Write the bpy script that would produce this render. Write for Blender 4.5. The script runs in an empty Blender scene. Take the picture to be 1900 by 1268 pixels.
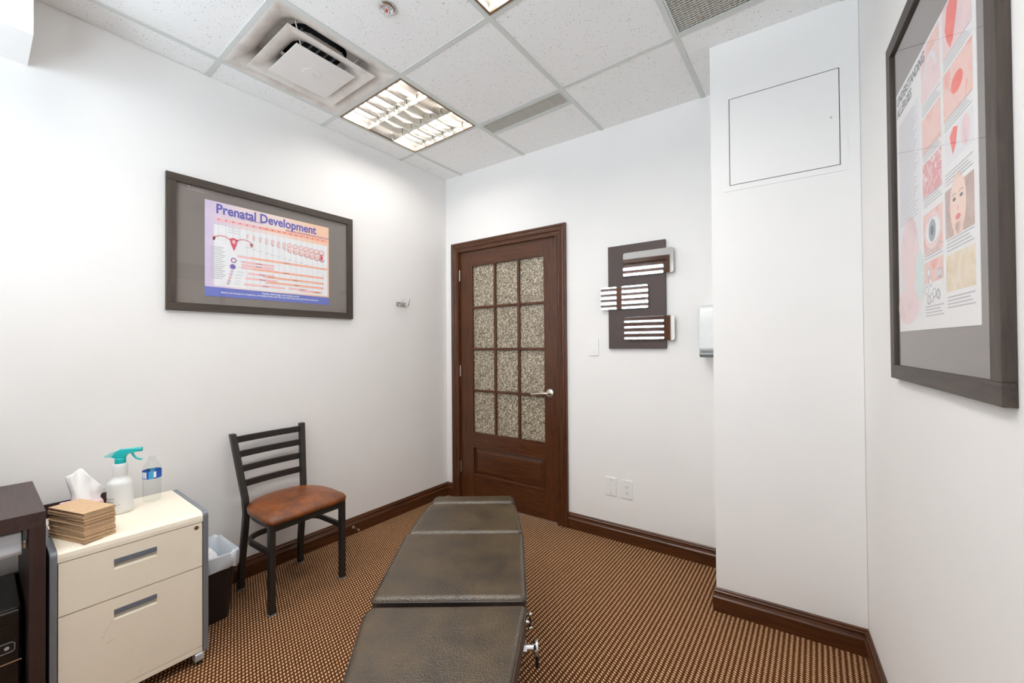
import bpy, bmesh, math, random
from mathutils import Vector, Matrix

# ---------------------------------------------------------------- camera, world, light, exposure
scene = bpy.context.scene
COL = scene.collection
F_PX, YAW, PITCH, ROLL = 751.21, 0.644199, 0.009441, 0.008199
CAM = Vector((2.5088, -2.4179, 1.2570))
cam_data = bpy.data.cameras.new('camera')
cam_data.sensor_fit = 'HORIZONTAL'
cam_data.sensor_width = 36.0
cam_data.lens = 36.0 * F_PX / 1900.0
cam_data.clip_start = 0.02
cam = bpy.data.objects.new('camera', cam_data)
COL.objects.link(cam)
fw = Vector((-math.sin(YAW) * math.cos(PITCH), math.cos(YAW) * math.cos(PITCH), math.sin(PITCH)))
rt = Vector((math.cos(YAW), math.sin(YAW), 0))
dn = fw.cross(rt)
rt2 = rt * math.cos(ROLL) + dn * math.sin(ROLL)
dn2 = -rt * math.sin(ROLL) + dn * math.cos(ROLL)
cam.matrix_world = Matrix(((rt2.x, -dn2.x, -fw.x, CAM.x), (rt2.y, -dn2.y, -fw.y, CAM.y),
                           (rt2.z, -dn2.z, -fw.z, CAM.z), (0, 0, 0, 1)))
scene.camera = cam

world = bpy.data.worlds.new('overcast_sky')
scene.world = world
world.use_nodes = True
_bg = world.node_tree.nodes['Background']
_bg.inputs[0].default_value = (0.77, 0.90, 1.0, 1)
_bg.inputs[1].default_value = 18.0

scene.view_settings.view_transform = 'Standard'
scene.view_settings.look = 'None'
scene.view_settings.gamma = 1.0
scene.view_settings.use_curve_mapping = False
scene.view_settings.exposure = 0.05
scene.cycles.use_denoising = True
scene.cycles.use_adaptive_sampling = True
scene.cycles.adaptive_threshold = 0.02
scene.cycles.max_bounces = 10
scene.cycles.diffuse_bounces = 6
scene.cycles.glossy_bounces = 5
scene.cycles.transmission_bounces = 8
scene.cycles.transparent_max_bounces = 12
scene.cycles.sample_clamp_indirect = 6.0
scene.cycles.caustics_reflective = False
scene.cycles.caustics_refractive = False
LAMP_WATTS = 6.5

H = 2.6695            # ceiling
AB = 0.046508         # back wall turned by this against the left wall
RA = 0.0855           # right wall splays out towards the camera
YR = -3.40            # rear wall (behind the camera)
GX, GY, GS = 0.1799, -1.6936, 0.6096   # ceiling grid

# ---------------------------------------------------------------- materials
def ramp(nt, fac, stops):
    n = nt.nodes.new('ShaderNodeValToRGB')
    el = n.color_ramp.elements
    while len(el) < len(stops):
        el.new(0.5)
    for e, (pos, c) in zip(el, stops):
        e.position = pos
        e.color = (*c, 1)
    nt.links.new(fac, n.inputs[0])
    return n.outputs[0]

def srgb(r, g, b):
    f = lambda c: (c / 255 / 12.92) if c / 255 <= 0.04045 else ((c / 255 + 0.055) / 1.055) ** 2.4
    return (f(r), f(g), f(b))

def base(name):
    m = bpy.data.materials.new(name)
    m.use_nodes = True
    nt = m.node_tree
    return m, nt, nt.nodes['Principled BSDF']

def coords(nt, scale=(1, 1, 1), kind='Object'):
    tc = nt.nodes.new('ShaderNodeTexCoord')
    mp = nt.nodes.new('ShaderNodeMapping')
    mp.inputs['Scale'].default_value = scale
    nt.links.new(tc.outputs[kind], mp.inputs[0])
    return mp.outputs[0]

def noise(nt, vec, scale=5, detail=3, rough=0.5, dist=0):
    n = nt.nodes.new('ShaderNodeTexNoise')
    n.inputs['Scale'].default_value = scale
    n.inputs['Detail'].default_value = detail
    n.inputs['Roughness'].default_value = rough
    n.inputs['Distortion'].default_value = dist
    nt.links.new(vec, n.inputs['Vector'])
    return n.outputs['Fac']

def bump(nt, b, height, strength=0.2, dist=0.01):
    n = nt.nodes.new('ShaderNodeBump')
    n.inputs['Strength'].default_value = strength
    n.inputs['Distance'].default_value = dist
    nt.links.new(height, n.inputs['Height'])
    nt.links.new(n.outputs[0], b.inputs['Normal'])

def plain(name, col, rough=0.5, metal=0.0, spec=0.5, var=0.06, nscale=30, bstr=0.0):
    """colour with a little procedural variation"""
    m, nt, b = base(name)
    v = coords(nt)
    f = noise(nt, v, nscale, 4)
    lo = tuple(max(0, c * (1 - var)) for c in col)
    hi = tuple(min(1, c * (1 + var)) for c in col)
    nt.links.new(ramp(nt, f, [(0.3, lo), (0.7, hi)]), b.inputs['Base Color'])
    b.inputs['Roughness'].default_value = rough
    b.inputs['Metallic'].default_value = metal
    b.inputs['Specular IOR Level'].default_value = spec
    if bstr:
        bump(nt, b, f, bstr, 0.002)
    return m

def wood(name, dark, light, axis='z', rough=0.35, fine=1.0, spec=0.5):
    m, nt, b = base(name)
    sc = {'x': (2.2, 30, 30), 'y': (30, 2.2, 30), 'z': (30, 30, 2.2)}[axis]
    v = coords(nt, sc)
    f = noise(nt, v, 1.6 * fine, 6, 0.62, 1.4)
    sc2 = {'x': (12, 260, 260), 'y': (260, 12, 260), 'z': (260, 260, 12)}[axis]
    g = noise(nt, coords(nt, sc2), 1.0, 2)
    mx = nt.nodes.new('ShaderNodeMath'); mx.operation = 'MULTIPLY_ADD'
    nt.links.new(g, mx.inputs[0]); mx.inputs[1].default_value = 0.35
    nt.links.new(f, mx.inputs[2])
    nt.links.new(ramp(nt, mx.outputs[0], [(0.38, dark), (0.95, light)]), b.inputs['Base Color'])
    b.inputs['Roughness'].default_value = rough
    b.inputs['Specular IOR Level'].default_value = spec
    bump(nt, b, mx.outputs[0], 0.12, 0.001)
    return m

def carpet_mat():
    m, nt, b = base('carpet_loop')
    tc = nt.nodes.new('ShaderNodeTexCoord')
    sp = nt.nodes.new('ShaderNodeSeparateXYZ')
    nt.links.new(tc.outputs['Object'], sp.inputs[0])
    def M(op, a, c=None, d=None):
        n = nt.nodes.new('ShaderNodeMath'); n.operation = op
        for i, s in enumerate((a, c, d)):
            if s is None: continue
            if isinstance(s, (int, float)): n.inputs[i].default_value = s
            else: nt.links.new(s, n.inputs[i])
        return n.outputs[0]
    wob = noise(nt, tc.outputs['Object'], 60, 2)
    xs = M('MULTIPLY_ADD', wob, 0.22, M('DIVIDE', sp.outputs[0], 0.0185))
    ci = M('FLOOR', xs)
    fx = M('SUBTRACT', M('SUBTRACT', xs, ci), 0.5)
    par = M('MULTIPLY', M('MODULO', M('ABSOLUTE', ci), 2.0), 0.5)
    ys = M('ADD', M('MULTIPLY_ADD', wob, 0.25, M('DIVIDE', sp.outputs[1], 0.0125)), par)
    fy = M('SUBTRACT', M('FRACT', M('MULTIPLY_ADD', fx, 0.6, ys)), 0.5)
    dx = M('DIVIDE', fx, 0.31); dy = M('DIVIDE', fy, 0.31)
    d = M('ADD', M('MULTIPLY', dx, dx), M('MULTIPLY', dy, dy))
    mr = nt.nodes.new('ShaderNodeMapRange')
    mr.inputs['From Min'].default_value = 1.15; mr.inputs['From Max'].default_value = 0.55
    nt.links.new(d, mr.inputs['Value'])
    yarn = noise(nt, tc.outputs['Object'], 900, 2)
    mix = nt.nodes.new('ShaderNodeMix'); mix.data_type = 'RGBA'
    nt.links.new(mr.outputs[0], mix.inputs['Factor'])
    nt.links.new(ramp(nt, yarn, [(0.3, srgb(70, 37, 17)), (0.7, srgb(106, 62, 33))]), mix.inputs['A'])
    nt.links.new(ramp(nt, yarn, [(0.3, srgb(196, 156, 114)), (0.7, srgb(240, 208, 168))]), mix.inputs['B'])
    nt.links.new(mix.outputs['Result'], b.inputs['Base Color'])
    b.inputs['Roughness'].default_value = 0.95
    b.inputs['Specular IOR Level'].default_value = 0.1
    bump(nt, b, mr.outputs[0], 0.6, 0.003)
    return m

def tile_mat():
    m, nt, b = base('mineral_fibre_tile')
    v = coords(nt)
    vo = nt.nodes.new('ShaderNodeTexVoronoi'); vo.inputs['Scale'].default_value = 105
    nt.links.new(v, vo.inputs['Vector'])
    nz = noise(nt, v, 42, 3)
    mt = nt.nodes.new('ShaderNodeMath'); mt.operation = 'MULTIPLY_ADD'
    nt.links.new(nz, mt.inputs[0]); mt.inputs[1].default_value = 0.55
    nt.links.new(vo.outputs['Distance'], mt.inputs[2])
    c = ramp(nt, mt.outputs[0], [(0.355, srgb(96, 92, 88)), (0.415, srgb(244, 244, 243))])
    nt.links.new(c, b.inputs['Base Color'])
    b.inputs['Roughness'].default_value = 0.95
    b.inputs['Specular IOR Level'].default_value = 0.1
    bump(nt, b, mt.outputs[0], 0.15, 0.002)
    return m

def leather(name, dark, light, rough=0.4, scale=420, spec=0.5):
    m, nt, b = base(name)
    v = coords(nt)
    f = noise(nt, v, 9, 4, 0.6)
    nt.links.new(ramp(nt, f, [(0.3, dark), (0.72, light)]), b.inputs['Base Color'])
    b.inputs['Roughness'].default_value = rough
    b.inputs['Specular IOR Level'].default_value = spec
    vo = nt.nodes.new('ShaderNodeTexVoronoi'); vo.inputs['Scale'].default_value = scale
    nt.links.new(v, vo.inputs['Vector'])
    bump(nt, b, vo.outputs['Distance'], 0.5, 0.0014)
    return m

def obscure_glass():
    m, nt, b = base('obscure_glass')
    v = coords(nt)
    f = noise(nt, v, 118, 3, 0.7)
    nt.links.new(ramp(nt, f, [(0.36, srgb(76, 66, 52)), (0.5, srgb(146, 133, 113)), (0.64, srgb(216, 206, 186))]), b.inputs['Base Color'])
    b.inputs['Roughness'].default_value = 0.16
    b.inputs['Specular IOR Level'].default_value = 0.6
    bump(nt, b, noise(nt, v, 75, 3), 0.75, 0.004)
    return m

def sheet_glass(name='sheet_glass', tint=(1, 1, 1)):
    m = bpy.data.materials.new(name); m.use_nodes = True
    nt = m.node_tree
    nt.nodes.remove(nt.nodes['Principled BSDF'])
    out = nt.nodes['Material Output']
    tr = nt.nodes.new('ShaderNodeBsdfTransparent'); tr.inputs[0].default_value = (*tint, 1)
    gl = nt.nodes.new('ShaderNodeBsdfGlossy'); gl.inputs['Roughness'].default_value = 0.02
    fr = nt.nodes.new('ShaderNodeFresnel'); fr.inputs[0].default_value = 1.5
    mx = nt.nodes.new('ShaderNodeMixShader')
    gm = nt.nodes.new('ShaderNodeNewGeometry')      # the far face of a thin pane adds no second reflection
    k = nt.nodes.new('ShaderNodeMath'); k.operation = 'SUBTRACT'; k.inputs[0].default_value = 1.0; nt.links.new(gm.outputs['Backfacing'], k.inputs[1])
    k2 = nt.nodes.new('ShaderNodeMath'); k2.operation = 'MULTIPLY'; nt.links.new(fr.outputs[0], k2.inputs[0]); nt.links.new(k.outputs[0], k2.inputs[1])
    nt.links.new(k2.outputs[0], mx.inputs[0]); nt.links.new(tr.outputs[0], mx.inputs[1]); nt.links.new(gl.outputs[0], mx.inputs[2])
    nt.links.new(mx.outputs[0], out.inputs[0])
    return m

def emitter(name, col, strength):
    m = bpy.data.materials.new(name); m.use_nodes = True
    nt = m.node_tree; b = nt.nodes['Principled BSDF']
    b.inputs['Base Color'].default_value = (*col, 1)
    b.inputs['Emission Color'].default_value = (*col, 1)
    b.inputs['Emission Strength'].default_value = strength
    return m

def translucent(name, col, alpha, rough=0.35):
    m, nt, b = base(name)
    v = coords(nt)
    nt.links.new(ramp(nt, noise(nt, v, 14, 3), [(0.3, tuple(c * 0.95 for c in col)), (0.7, col)]), b.inputs['Base Color'])
    b.inputs['Roughness'].default_value = rough
    b.inputs['Alpha'].default_value = alpha
    return m

def gradient_print(name, stops, axis=0, soft=0.35):
    """printed background colour running along one axis of the sheet"""
    m, nt, b = base(name)
    tc = nt.nodes.new('ShaderNodeTexCoord')
    sp = nt.nodes.new('ShaderNodeSeparateXYZ'); nt.links.new(tc.outputs['Generated'], sp.inputs[0])
    nz = noise(nt, tc.outputs['Generated'], 4, 2)
    ad = nt.nodes.new('ShaderNodeMath'); ad.operation = 'MULTIPLY_ADD'
    nt.links.new(nz, ad.inputs[0]); ad.inputs[1].default_value = soft
    nt.links.new(sp.outputs[axis], ad.inputs[2])
    nt.links.new(ramp(nt, ad.outputs[0], stops), b.inputs['Base Color'])
    b.inputs['Roughness'].default_value = 0.6
    return m

def blotch_print(name, stops, scale=6, rough=0.6):
    m, nt, b = base(name)
    nt.links.new(ramp(nt, noise(nt, coords(nt, kind='Object'), scale, 4, 0.6, 0.8), stops), b.inputs['Base Color'])
    b.inputs['Roughness'].default_value = rough
    return m

MT = {}
MT['wall'] = plain('wall_paint', srgb(240, 238, 236), 0.75, spec=0.25, var=0.012, nscale=3)
MT['ceil_metal'] = plain('painted_grid_metal', srgb(212, 215, 212), 0.45, var=0.02)
MT['white_metal'] = plain('white_enamel', srgb(226, 222, 218), 0.4, var=0.03, nscale=8)
MT['white_plastic'] = plain('white_plastic', srgb(238, 238, 236), 0.3, var=0.015)
MT['tile'] = tile_mat()
MT['carpet'] = carpet_mat()
DK, LT = srgb(42, 21, 9), srgb(102, 57, 28)
MT['trim_x'] = wood('stained_trim_x', DK, LT, 'x', 0.3)
MT['trim_z'] = wood('stained_trim_z', DK, LT, 'z', 0.3)
MT['wenge'] = wood('wenge_frame', srgb(40, 32, 27), srgb(82, 69, 60), 'x', 0.5)
MT['wenge_z'] = wood('wenge_frame_upright', srgb(40, 32, 27), srgb(82, 69, 60), 'z', 0.5)
MT['desk'] = wood('dark_desk_laminate', srgb(38, 25, 24), srgb(76, 56, 52), 'x', 0.42)
MT['desk_z'] = wood('dark_desk_laminate_upright', srgb(34, 22, 20), srgb(66, 44, 40), 'z', 0.45)
MT['obscure'] = obscure_glass()
MT['glass'] = sheet_glass()
MT['chrome'] = plain('chrome', (0.75, 0.75, 0.77), 0.12, 1.0, var=0.02)
MT['nickel'] = plain('satin_nickel', (0.62, 0.58, 0.52), 0.28, 1.0, var=0.03)
MT['mirror'] = plain('mirror_silver', (0.9, 0.92, 0.92), 0.02, 1.0, var=0.004)
MT['louver'] = plain('specular_aluminium', (0.78, 0.76, 0.72), 0.18, 1.0, var=0.02)
MT['black_metal'] = plain('black_powder_coat', srgb(38, 34, 32), 0.42, var=0.15, nscale=200)
MT['black_plastic'] = plain('black_plastic', srgb(26, 24, 24), 0.45, var=0.1)
MT['gloss_black'] = plain('gloss_black_plastic', srgb(16, 16, 17), 0.18, var=0.1)
MT['cream'] = plain('cream_steel', srgb(244, 235, 217), 0.38, var=0.015, nscale=6)
MT['greysteel'] = plain('grey_steel', srgb(132, 138, 146), 0.38, 0.35, var=0.05, nscale=300)
MT['pullgrey'] = plain('slate_grey_plastic', srgb(104, 110, 122), 0.5, var=0.03)
MT['silver'] = plain('silver_plastic', srgb(196, 198, 204), 0.3, 0.25, var=0.03)
MT['vinyl'] = leather('dark_vinyl', srgb(48, 37, 23), srgb(82, 66, 43), 0.33, 260, 0.65)
MT['vinyl_side'] = leather('dark_vinyl_side', srgb(50, 40, 36), srgb(74, 62, 54), 0.45, 380)
MT['tan'] = leather('tan_vinyl_seat', srgb(92, 44, 12), srgb(160, 88, 32), 0.24, 700, 0.6)
MT['mat'] = plain('grey_mat_board', srgb(134, 125, 120), 0.8, var=0.02, nscale=250)
MT['deco'] = plain('dark_brown_board', srgb(74, 60, 56), 0.55, var=0.08, nscale=160)
MT['kraft'] = plain('kraft_paper', srgb(206, 174, 140), 0.9, spec=0.15, var=0.08, nscale=120, bstr=0.2)
MT['kraft_edge'] = plain('kraft_paper_edge', srgb(150, 112, 84), 0.95, spec=0.1, var=0.15, nscale=150)
MT['tissue'] = plain('tissue_paper', srgb(246, 246, 246), 0.9, spec=0.1, var=0.02)
MT['pinkcard'] = plain('pink_card', srgb(238, 206, 208), 0.7, var=0.03)
MT['liner'] = translucent('white_bin_liner', srgb(226, 232, 240), 0.94, 0.3)
MT['bin'] = plain('dark_bin_plastic', srgb(44, 34, 34), 0.55, var=0.12, nscale=250)
MT['spray'] = translucent('frosted_bottle', srgb(240, 242, 242), 0.82, 0.35)
MT['teal'] = plain('teal_plastic', srgb(30, 186, 190), 0.28, var=0.04)
MT['tealclear'] = translucent('clear_teal_plastic', srgb(150, 222, 222), 0.7, 0.2)
MT['ink'] = plain('ink', srgb(40, 40, 44), 0.6)
MT['dark'] = plain('dark_void', srgb(30, 28, 28), 0.9)
MT['grille'] = plain('grille_aluminium', srgb(208, 203, 194), 0.5, 0.0, var=0.05)
MT['duct'] = plain('grey_duct_liner', srgb(34, 32, 31), 0.9)
MT['brass'] = plain('brass_lock', srgb(176, 134, 88), 0.35, 0.9)
MT['lightrim'] = plain('bronze_rim', srgb(128, 106, 82), 0.35, var=0.03)
MT['lampglow'] = emitter('lit_tube', (1.0, 0.95, 0.87), 14.0)
MT['tube_off'] = plain('unlit_tube', srgb(236, 236, 232), 0.3)
MT['red'] = plain('red_bulb', srgb(206, 60, 40), 0.2)
MT['dispenser'] = plain('pale_grey_plastic', srgb(222, 225, 224), 0.25, var=0.03)
MT['dispgrey'] = plain('grey_plastic', srgb(128, 134, 136), 0.35, var=0.05)
MT['beigewall'] = plain('beige_backing', srgb(214, 196, 168), 0.8)
MT['paper'] = plain('poster_paper', srgb(244, 242, 242), 0.55, var=0.01)

# ---------------------------------------------------------------- mesh helpers
class MB:
    def __init__(s): s.v = []; s.f = []; s.mi = []
    def add(s, vs, fs, mi=0):
        o = len(s.v); s.v += [tuple(v) for v in vs]
        for f in fs: s.f.append(tuple(i + o for i in f)); s.mi.append(mi)
        return s
    def box(s, a, b, mi=0):
        x0, y0, z0 = a; x1, y1, z1 = b
        vs = [(x0, y0, z0), (x1, y0, z0), (x1, y1, z0), (x0, y1, z0), (x0, y0, z1), (x1, y0, z1), (x1, y1, z1), (x0, y1, z1)]
        return s.add(vs, [(0, 3, 2, 1), (4, 5, 6, 7), (0, 1, 5, 4), (1, 2, 6, 5), (2, 3, 7, 6), (3, 0, 4, 7)], mi)
    def prism(s, poly, lo, hi, axis='z', mi=0):
        """poly of 2-D points extruded along an axis (the other two axes in xyz order)"""
        def P(p, t):
            return {'z': (p[0], p[1], t), 'y': (p[0], t, p[1]), 'x': (t, p[0], p[1])}[axis]
        n = len(poly)
        vs = [P(p, lo) for p in poly] + [P(p, hi) for p in poly]
        fs = [tuple(range(n))[::-1], tuple(range(n, 2 * n))] + [(i, (i + 1) % n, n + (i + 1) % n, n + i) for i in range(n)]
        return s.add(vs, fs, mi)
    def lathe(s, prof, seg=24, c=(0, 0, 0), axis='z', mi=0, cap=True):
        vs = []; fs = []
        for r, h in prof:
            for k in range(seg):
                a = 2 * math.pi * k / seg
                q = (r * math.cos(a), r * math.sin(a))
                vs.append({'z': (c[0] + q[0], c[1] + q[1], c[2] + h), 'y': (c[0] + q[0], c[1] + h, c[2] + q[1]),
                           'x': (c[0] + h, c[1] + q[0], c[2] + q[1])}[axis])
        for i in range(len(prof) - 1):
            for k in range(seg):
                a, b2 = i * seg + k, i * seg + (k + 1) % seg
                fs.append((a, b2, b2 + seg, a + seg))
        if cap:
            fs.append(tuple(range(seg))[::-1]); m = (len(prof) - 1) * seg
            fs.append(tuple(range(m, m + seg)))
        return s.add(vs, fs, mi)
    def cyl(s, a, b, r, seg=16, r2=None, mi=0):
        a, b = Vector(a), Vector(b); d = (b - a).normalized()
        u = d.orthogonal().normalized(); w = d.cross(u)
        r2 = r if r2 is None else r2
        vs = [a + (u * math.cos(t) + w * math.sin(t)) * r for t in [2 * math.pi * k / seg for k in range(seg)]]
        vs += [b + (u * math.cos(t) + w * math.sin(t)) * r2 for t in [2 * math.pi * k / seg for k in range(seg)]]
        fs = [tuple(range(seg))[::-1], tuple(range(seg, 2 * seg))] + [(k, (k + 1) % seg, seg + (k + 1) % seg, seg + k) for k in range(seg)]
        return s.add(vs, fs, mi)
    def tube(s, pts, r, seg=8, closed=False, mi=0, flat=None):
        """round tube (or a rectangular bar if flat=(w,h), w sideways, h along z) along a path"""
        pts = [Vector(p) for p in pts]; n = len(pts); vs = []; fs = []
        sec = [(math.cos(2 * math.pi * k / seg), math.sin(2 * math.pi * k / seg)) for k in range(seg)] if flat is None else [(-1, -1), (1, -1), (1, 1), (-1, 1)]
        m = len(sec); ref = None
        for i, p in enumerate(pts):
            if closed: d = (pts[(i + 1) % n] - pts[i - 1]).normalized()
            else: d = (pts[min(i + 1, n - 1)] - pts[max(i - 1, 0)]).normalized()
            if flat is None:
                ref = d.orthogonal().normalized() if ref is None else (ref - d * ref.dot(d)).normalized()
                w = d.cross(ref)
                vs += [p + ref * (c * r) + w * (q * r) for c, q in sec]
            else:
                side = d.cross(Vector((0, 0, 1)))
                side = side.normalized() if side.length > 1e-6 else Vector((0, 1, 0))
                up = side.cross(d).normalized()
                vs += [p + side * (c * flat[0] / 2) + up * (q * flat[1] / 2) for c, q in sec]
        for i in range(n if closed else n - 1):
            a, b2 = i * m, ((i + 1) % n) * m
            for k in range(m): fs.append((a + k, a + (k + 1) % m, b2 + (k + 1) % m, b2 + k))
        if not closed: fs += [tuple(range(m))[::-1], tuple(range((n - 1) * m, n * m))]
        return s.add(vs, fs, mi)
    def build(s, name, mat, parent=None, bevel=0, seg=2, smooth=False, angle=40):
        me = bpy.data.meshes.new(name)
        me.from_pydata(s.v, [], s.f)
        mats = mat if isinstance(mat, (list, tuple)) else [mat]
        for m in mats: me.materials.append(MT[m] if isinstance(m, str) else m)
        me.polygons.foreach_set('material_index', s.mi)
        bm = bmesh.new(); bm.from_mesh(me)
        bmesh.ops.recalc_face_normals(bm, faces=bm.faces)
        if bevel:
            es = [e for e in bm.edges if len(e.link_faces) == 2 and e.calc_face_angle(0) > math.radians(30)]
            bmesh.ops.bevel(bm, geom=es, offset=bevel, segments=seg, affect='EDGES', profile=0.5, clamp_overlap=True)
        bm.to_mesh(me); bm.free()
        if smooth or bevel:
            me.polygons.foreach_set('use_smooth', [True] * len(me.polygons))
            try: me.set_sharp_from_angle(angle=math.radians(angle))
            except Exception: pass
        o = bpy.data.objects.new(name, me); COL.objects.link(o)
        if bevel:
            wn = o.modifiers.new('weighted_normals', 'WEIGHTED_NORMAL'); wn.keep_sharp = True; wn.weight = 100
        if parent: o.parent = parent
        return o

def tag(o, label, cat, group=None):
    o['label'] = label; o['category'] = cat
    if group: o['group'] = group
    return o
def struct(o, label=None):
    o['kind'] = 'structure'
    if label: o['label'] = label
    return o
def empty(name, loc=(0, 0, 0), rz=0.0):
    o = bpy.data.objects.new(name, None); COL.objects.link(o)
    o.empty_display_size = 0.05; o.location = loc; o.rotation_euler = (0, 0, rz)
    return o
def B(a, b): return MB().box(a, b)
def share(o, parent, loc=None, rot=None, name=None):
    c = o.copy(); COL.objects.link(c); c.parent = parent
    if loc is not None: c.location = loc
    if rot is not None: c.rotation_euler = rot
    return c
def rrect(w, h, r, n=5, cx=0, cy=0):
    pts = []
    for sx, sy, a0 in ((1, 1, 0), (-1, 1, 90), (-1, -1, 180), (1, -1, 270)):
        for k in range(n + 1):
            a = math.radians(a0 + 90 * k / n)
            pts.append((cx + sx * (w / 2 - r) + r * math.cos(a), cy + sy * (h / 2 - r) + r * math.sin(a)))
    return pts
def text_mesh(name, body, size, mat, parent, loc, rot=(math.pi / 2, 0, 0), align='LEFT', sx=1.0, extrude=0.0002, bold=0.0):
    cu = bpy.data.curves.new('lettering', 'FONT')
    cu.body = body; cu.size = size; cu.align_x = align; cu.extrude = extrude; cu.offset = bold; cu.resolution_u = 3
    t = bpy.data.objects.new('lettering', cu); COL.objects.link(t)
    bpy.context.view_layer.update()
    me = bpy.data.meshes.new_from_object(t.evaluated_get(bpy.context.evaluated_depsgraph_get()))
    bpy.data.objects.remove(t); bpy.data.curves.remove(cu)
    me.name = name; me.materials.clear(); me.materials.append(MT[mat] if isinstance(mat, str) else mat)
    o = bpy.data.objects.new(name, me); COL.objects.link(o)
    o.parent = parent; o.location = loc; o.rotation_euler = rot; o.scale = (sx, 1, 1)
    return o

# wall frames: local x to the right as seen from the room, -y into the room, z up
def on_back(s, z, name):  return empty(name, (s * math.cos(AB), s * math.sin(AB), z), AB)
def on_left(y, z, name):  return empty(name, (0, y, z), math.pi / 2)
RANG = math.atan2(-1, RA)
RW0 = Vector((2.662, -0.25, 0)); RD = Vector((RA, -1, 0)).normalized(); RN = Vector((-1, -RA, 0)).normalized()
def on_right(s, z, name):
    p = RW0 + RD * s
    return empty(name, (p.x, p.y, z), RANG)
CA, CB = Vector((2.118, -0.305, 0)), Vector((2.662, -0.262, 0))
CD = (CB - CA).normalized(); CANG = math.atan2(CD.y, CD.x)
def on_col(s, z, name):
    p = CA + CD * s
    return empty(name, (p.x, p.y, z), CANG)

# ---------------------------------------------------------------- room shell
HW = H + 0.18
XRR = RW0.x + RA * (-0.25 - YR)       # right wall x at the rear
def bwall(x): return x * math.tan(AB)
struct(B((-0.1, YR - 0.1, -0.06), (3.1, 0.35, 0)).build('floor', 'carpet'), 'brown carpet with rows of beige loops')
struct(B((-0.12, YR, 0), (0, 0.12, HW)).build('wall_left', 'wall'), 'off-white painted wall with the landscape chart')
# back wall with the door opening, built along the wall
DW0, DW1, DH = 0.148, 1.072, 2.034
bw = MB()
bw.box((0, 0, 0), (DW0, 0.12, HW)).box((DW1, 0, 0), (2.75, 0.12, HW)).box((DW0, 0, DH), (DW1, 0.12, HW))
o = bw.build('wall_back', 'wall'); o.rotation_euler = (0, 0, AB); struct(o, 'off-white wall around the brown glazed door')
colpoly = [(CA.x, CA.y), (CB.x, CB.y), (2.70, 0.13), (2.118 - 0.004, 0.1)]
struct(MB().prism(colpoly, 0, HW).build('wall_column', 'wall'), 'boxed-out white wall corner with access panel')
rp = [tuple((RW0 - RD * 0.35)[:2]), tuple((RW0 + RD * 3.17)[:2]), tuple((RW0 + RD * 3.17 - RN * 0.1)[:2]), tuple((RW0 - RD * 0.35 - RN * 0.1)[:2])]
struct(MB().prism(rp, 0, HW).build('wall_right', 'wall'), 'off-white wall with the portrait chart')
WINS = ((0.06, 1.155), (1.62, 2.62))  # second opening is added to let in more even daylight
WZ0, WZ1 = 0.92, 2.45
rw = MB()
rw.box((-0.12, YR - 0.15, 0), (3.1, YR, WZ0)).box((-0.12, YR - 0.15, WZ1), (3.1, YR, HW))
for x0, x1 in ((-0.12, WINS[0][0]), (WINS[0][1], WINS[1][0]), (WINS[1][1], 3.1)): rw.box((x0, YR - 0.15, WZ0), (x1, YR, WZ1))
struct(rw.build('wall_rear', 'wall'), 'off-white wall with the shuttered window')
struct(MB().prism([(0, YR + 0.03), (0.267, YR + 0.03), (0.267, -2.29), (0, -2.29)], 2.391, H).build('wall_bulkhead', 'wall'), 'boxed white bulkhead along the left wall at the ceiling')

# baseboards: moulded profile (depth, height)
BP = [(0, 0), (0.013, 0), (0.013, 0.058), (0.0165, 0.060), (0.0165, 0.066), (0.012, 0.072), (0.0085, 0.083), (0.0085, 0.086),
      (0.012, 0.089), (0.012, 0.094), (0.0075, 0.098), (0.0075, 0.1035), (0.004, 0.108), (0, 0.108)]
def baseboard(name, a, b, n, label, e0=0, e1=0):
    a, b, n = Vector((*a, 0)), Vector((*b, 0)), Vector((*n, 0))
    d = (b - a).normalized(); vs = []
    for P, e in ((a, e0), (b, e1)):
        for t, h in BP: vs.append(P + n * t + d * (e * t) + Vector((0, 0, h)))
    m = len(BP)
    L = (b - a).length
    ang = math.atan2(d.y, d.x)
    R = Matrix.Rotation(-ang, 3, 'Z')
    mb = MB(); mb.add([R @ (v - a) for v in vs], [tuple(range(m))[::-1], tuple(range(m, 2 * m))] + [(i, (i + 1) % m, m + (i + 1) % m, m + i) for i in range(m)])
    o = mb.build(name, 'trim_x'); o.location = a; o.rotation_euler = (0, 0, ang)
    return struct(o, label)
baseboard('baseboard_left', (0, YR), (0, 0.0), (1, 0), 'dark stained baseboard under the landscape chart')
ca, sa = math.cos(AB), math.sin(AB)
bpt = lambda s: (s * ca, s * sa)
bn = (sa, -ca)
baseboard('baseboard_corner', (0.0, 0.0), bpt(0.068), bn, 'short dark baseboard between corner and door casing')
baseboard('baseboard_back', bpt(1.133), bpt(2.118), bn, 'dark stained baseboard right of the door')
cn = (CD.y, -CD.x)
baseboard('baseboard_column', CA[:2], CB[:2], cn, 'dark stained baseboard along the boxed-out wall', e0=-1)
cside = Vector((2.114 - CA.x, 0.1 - CA.y)).normalized()
baseboard('baseboard_side', (CA.x, CA.y), (2.1145, 0.085), (-cside.y, cside.x) if -cside.y < 0 else (cside.y, -cside.x), 'dark baseboard on the side of the boxed-out wall', e0=-1)
baseboard('baseboard_right', CB[:2], tuple((RW0 + RD * 3.14)[:2]), RN[:2], 'dark stained baseboard under the portrait chart')
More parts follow.
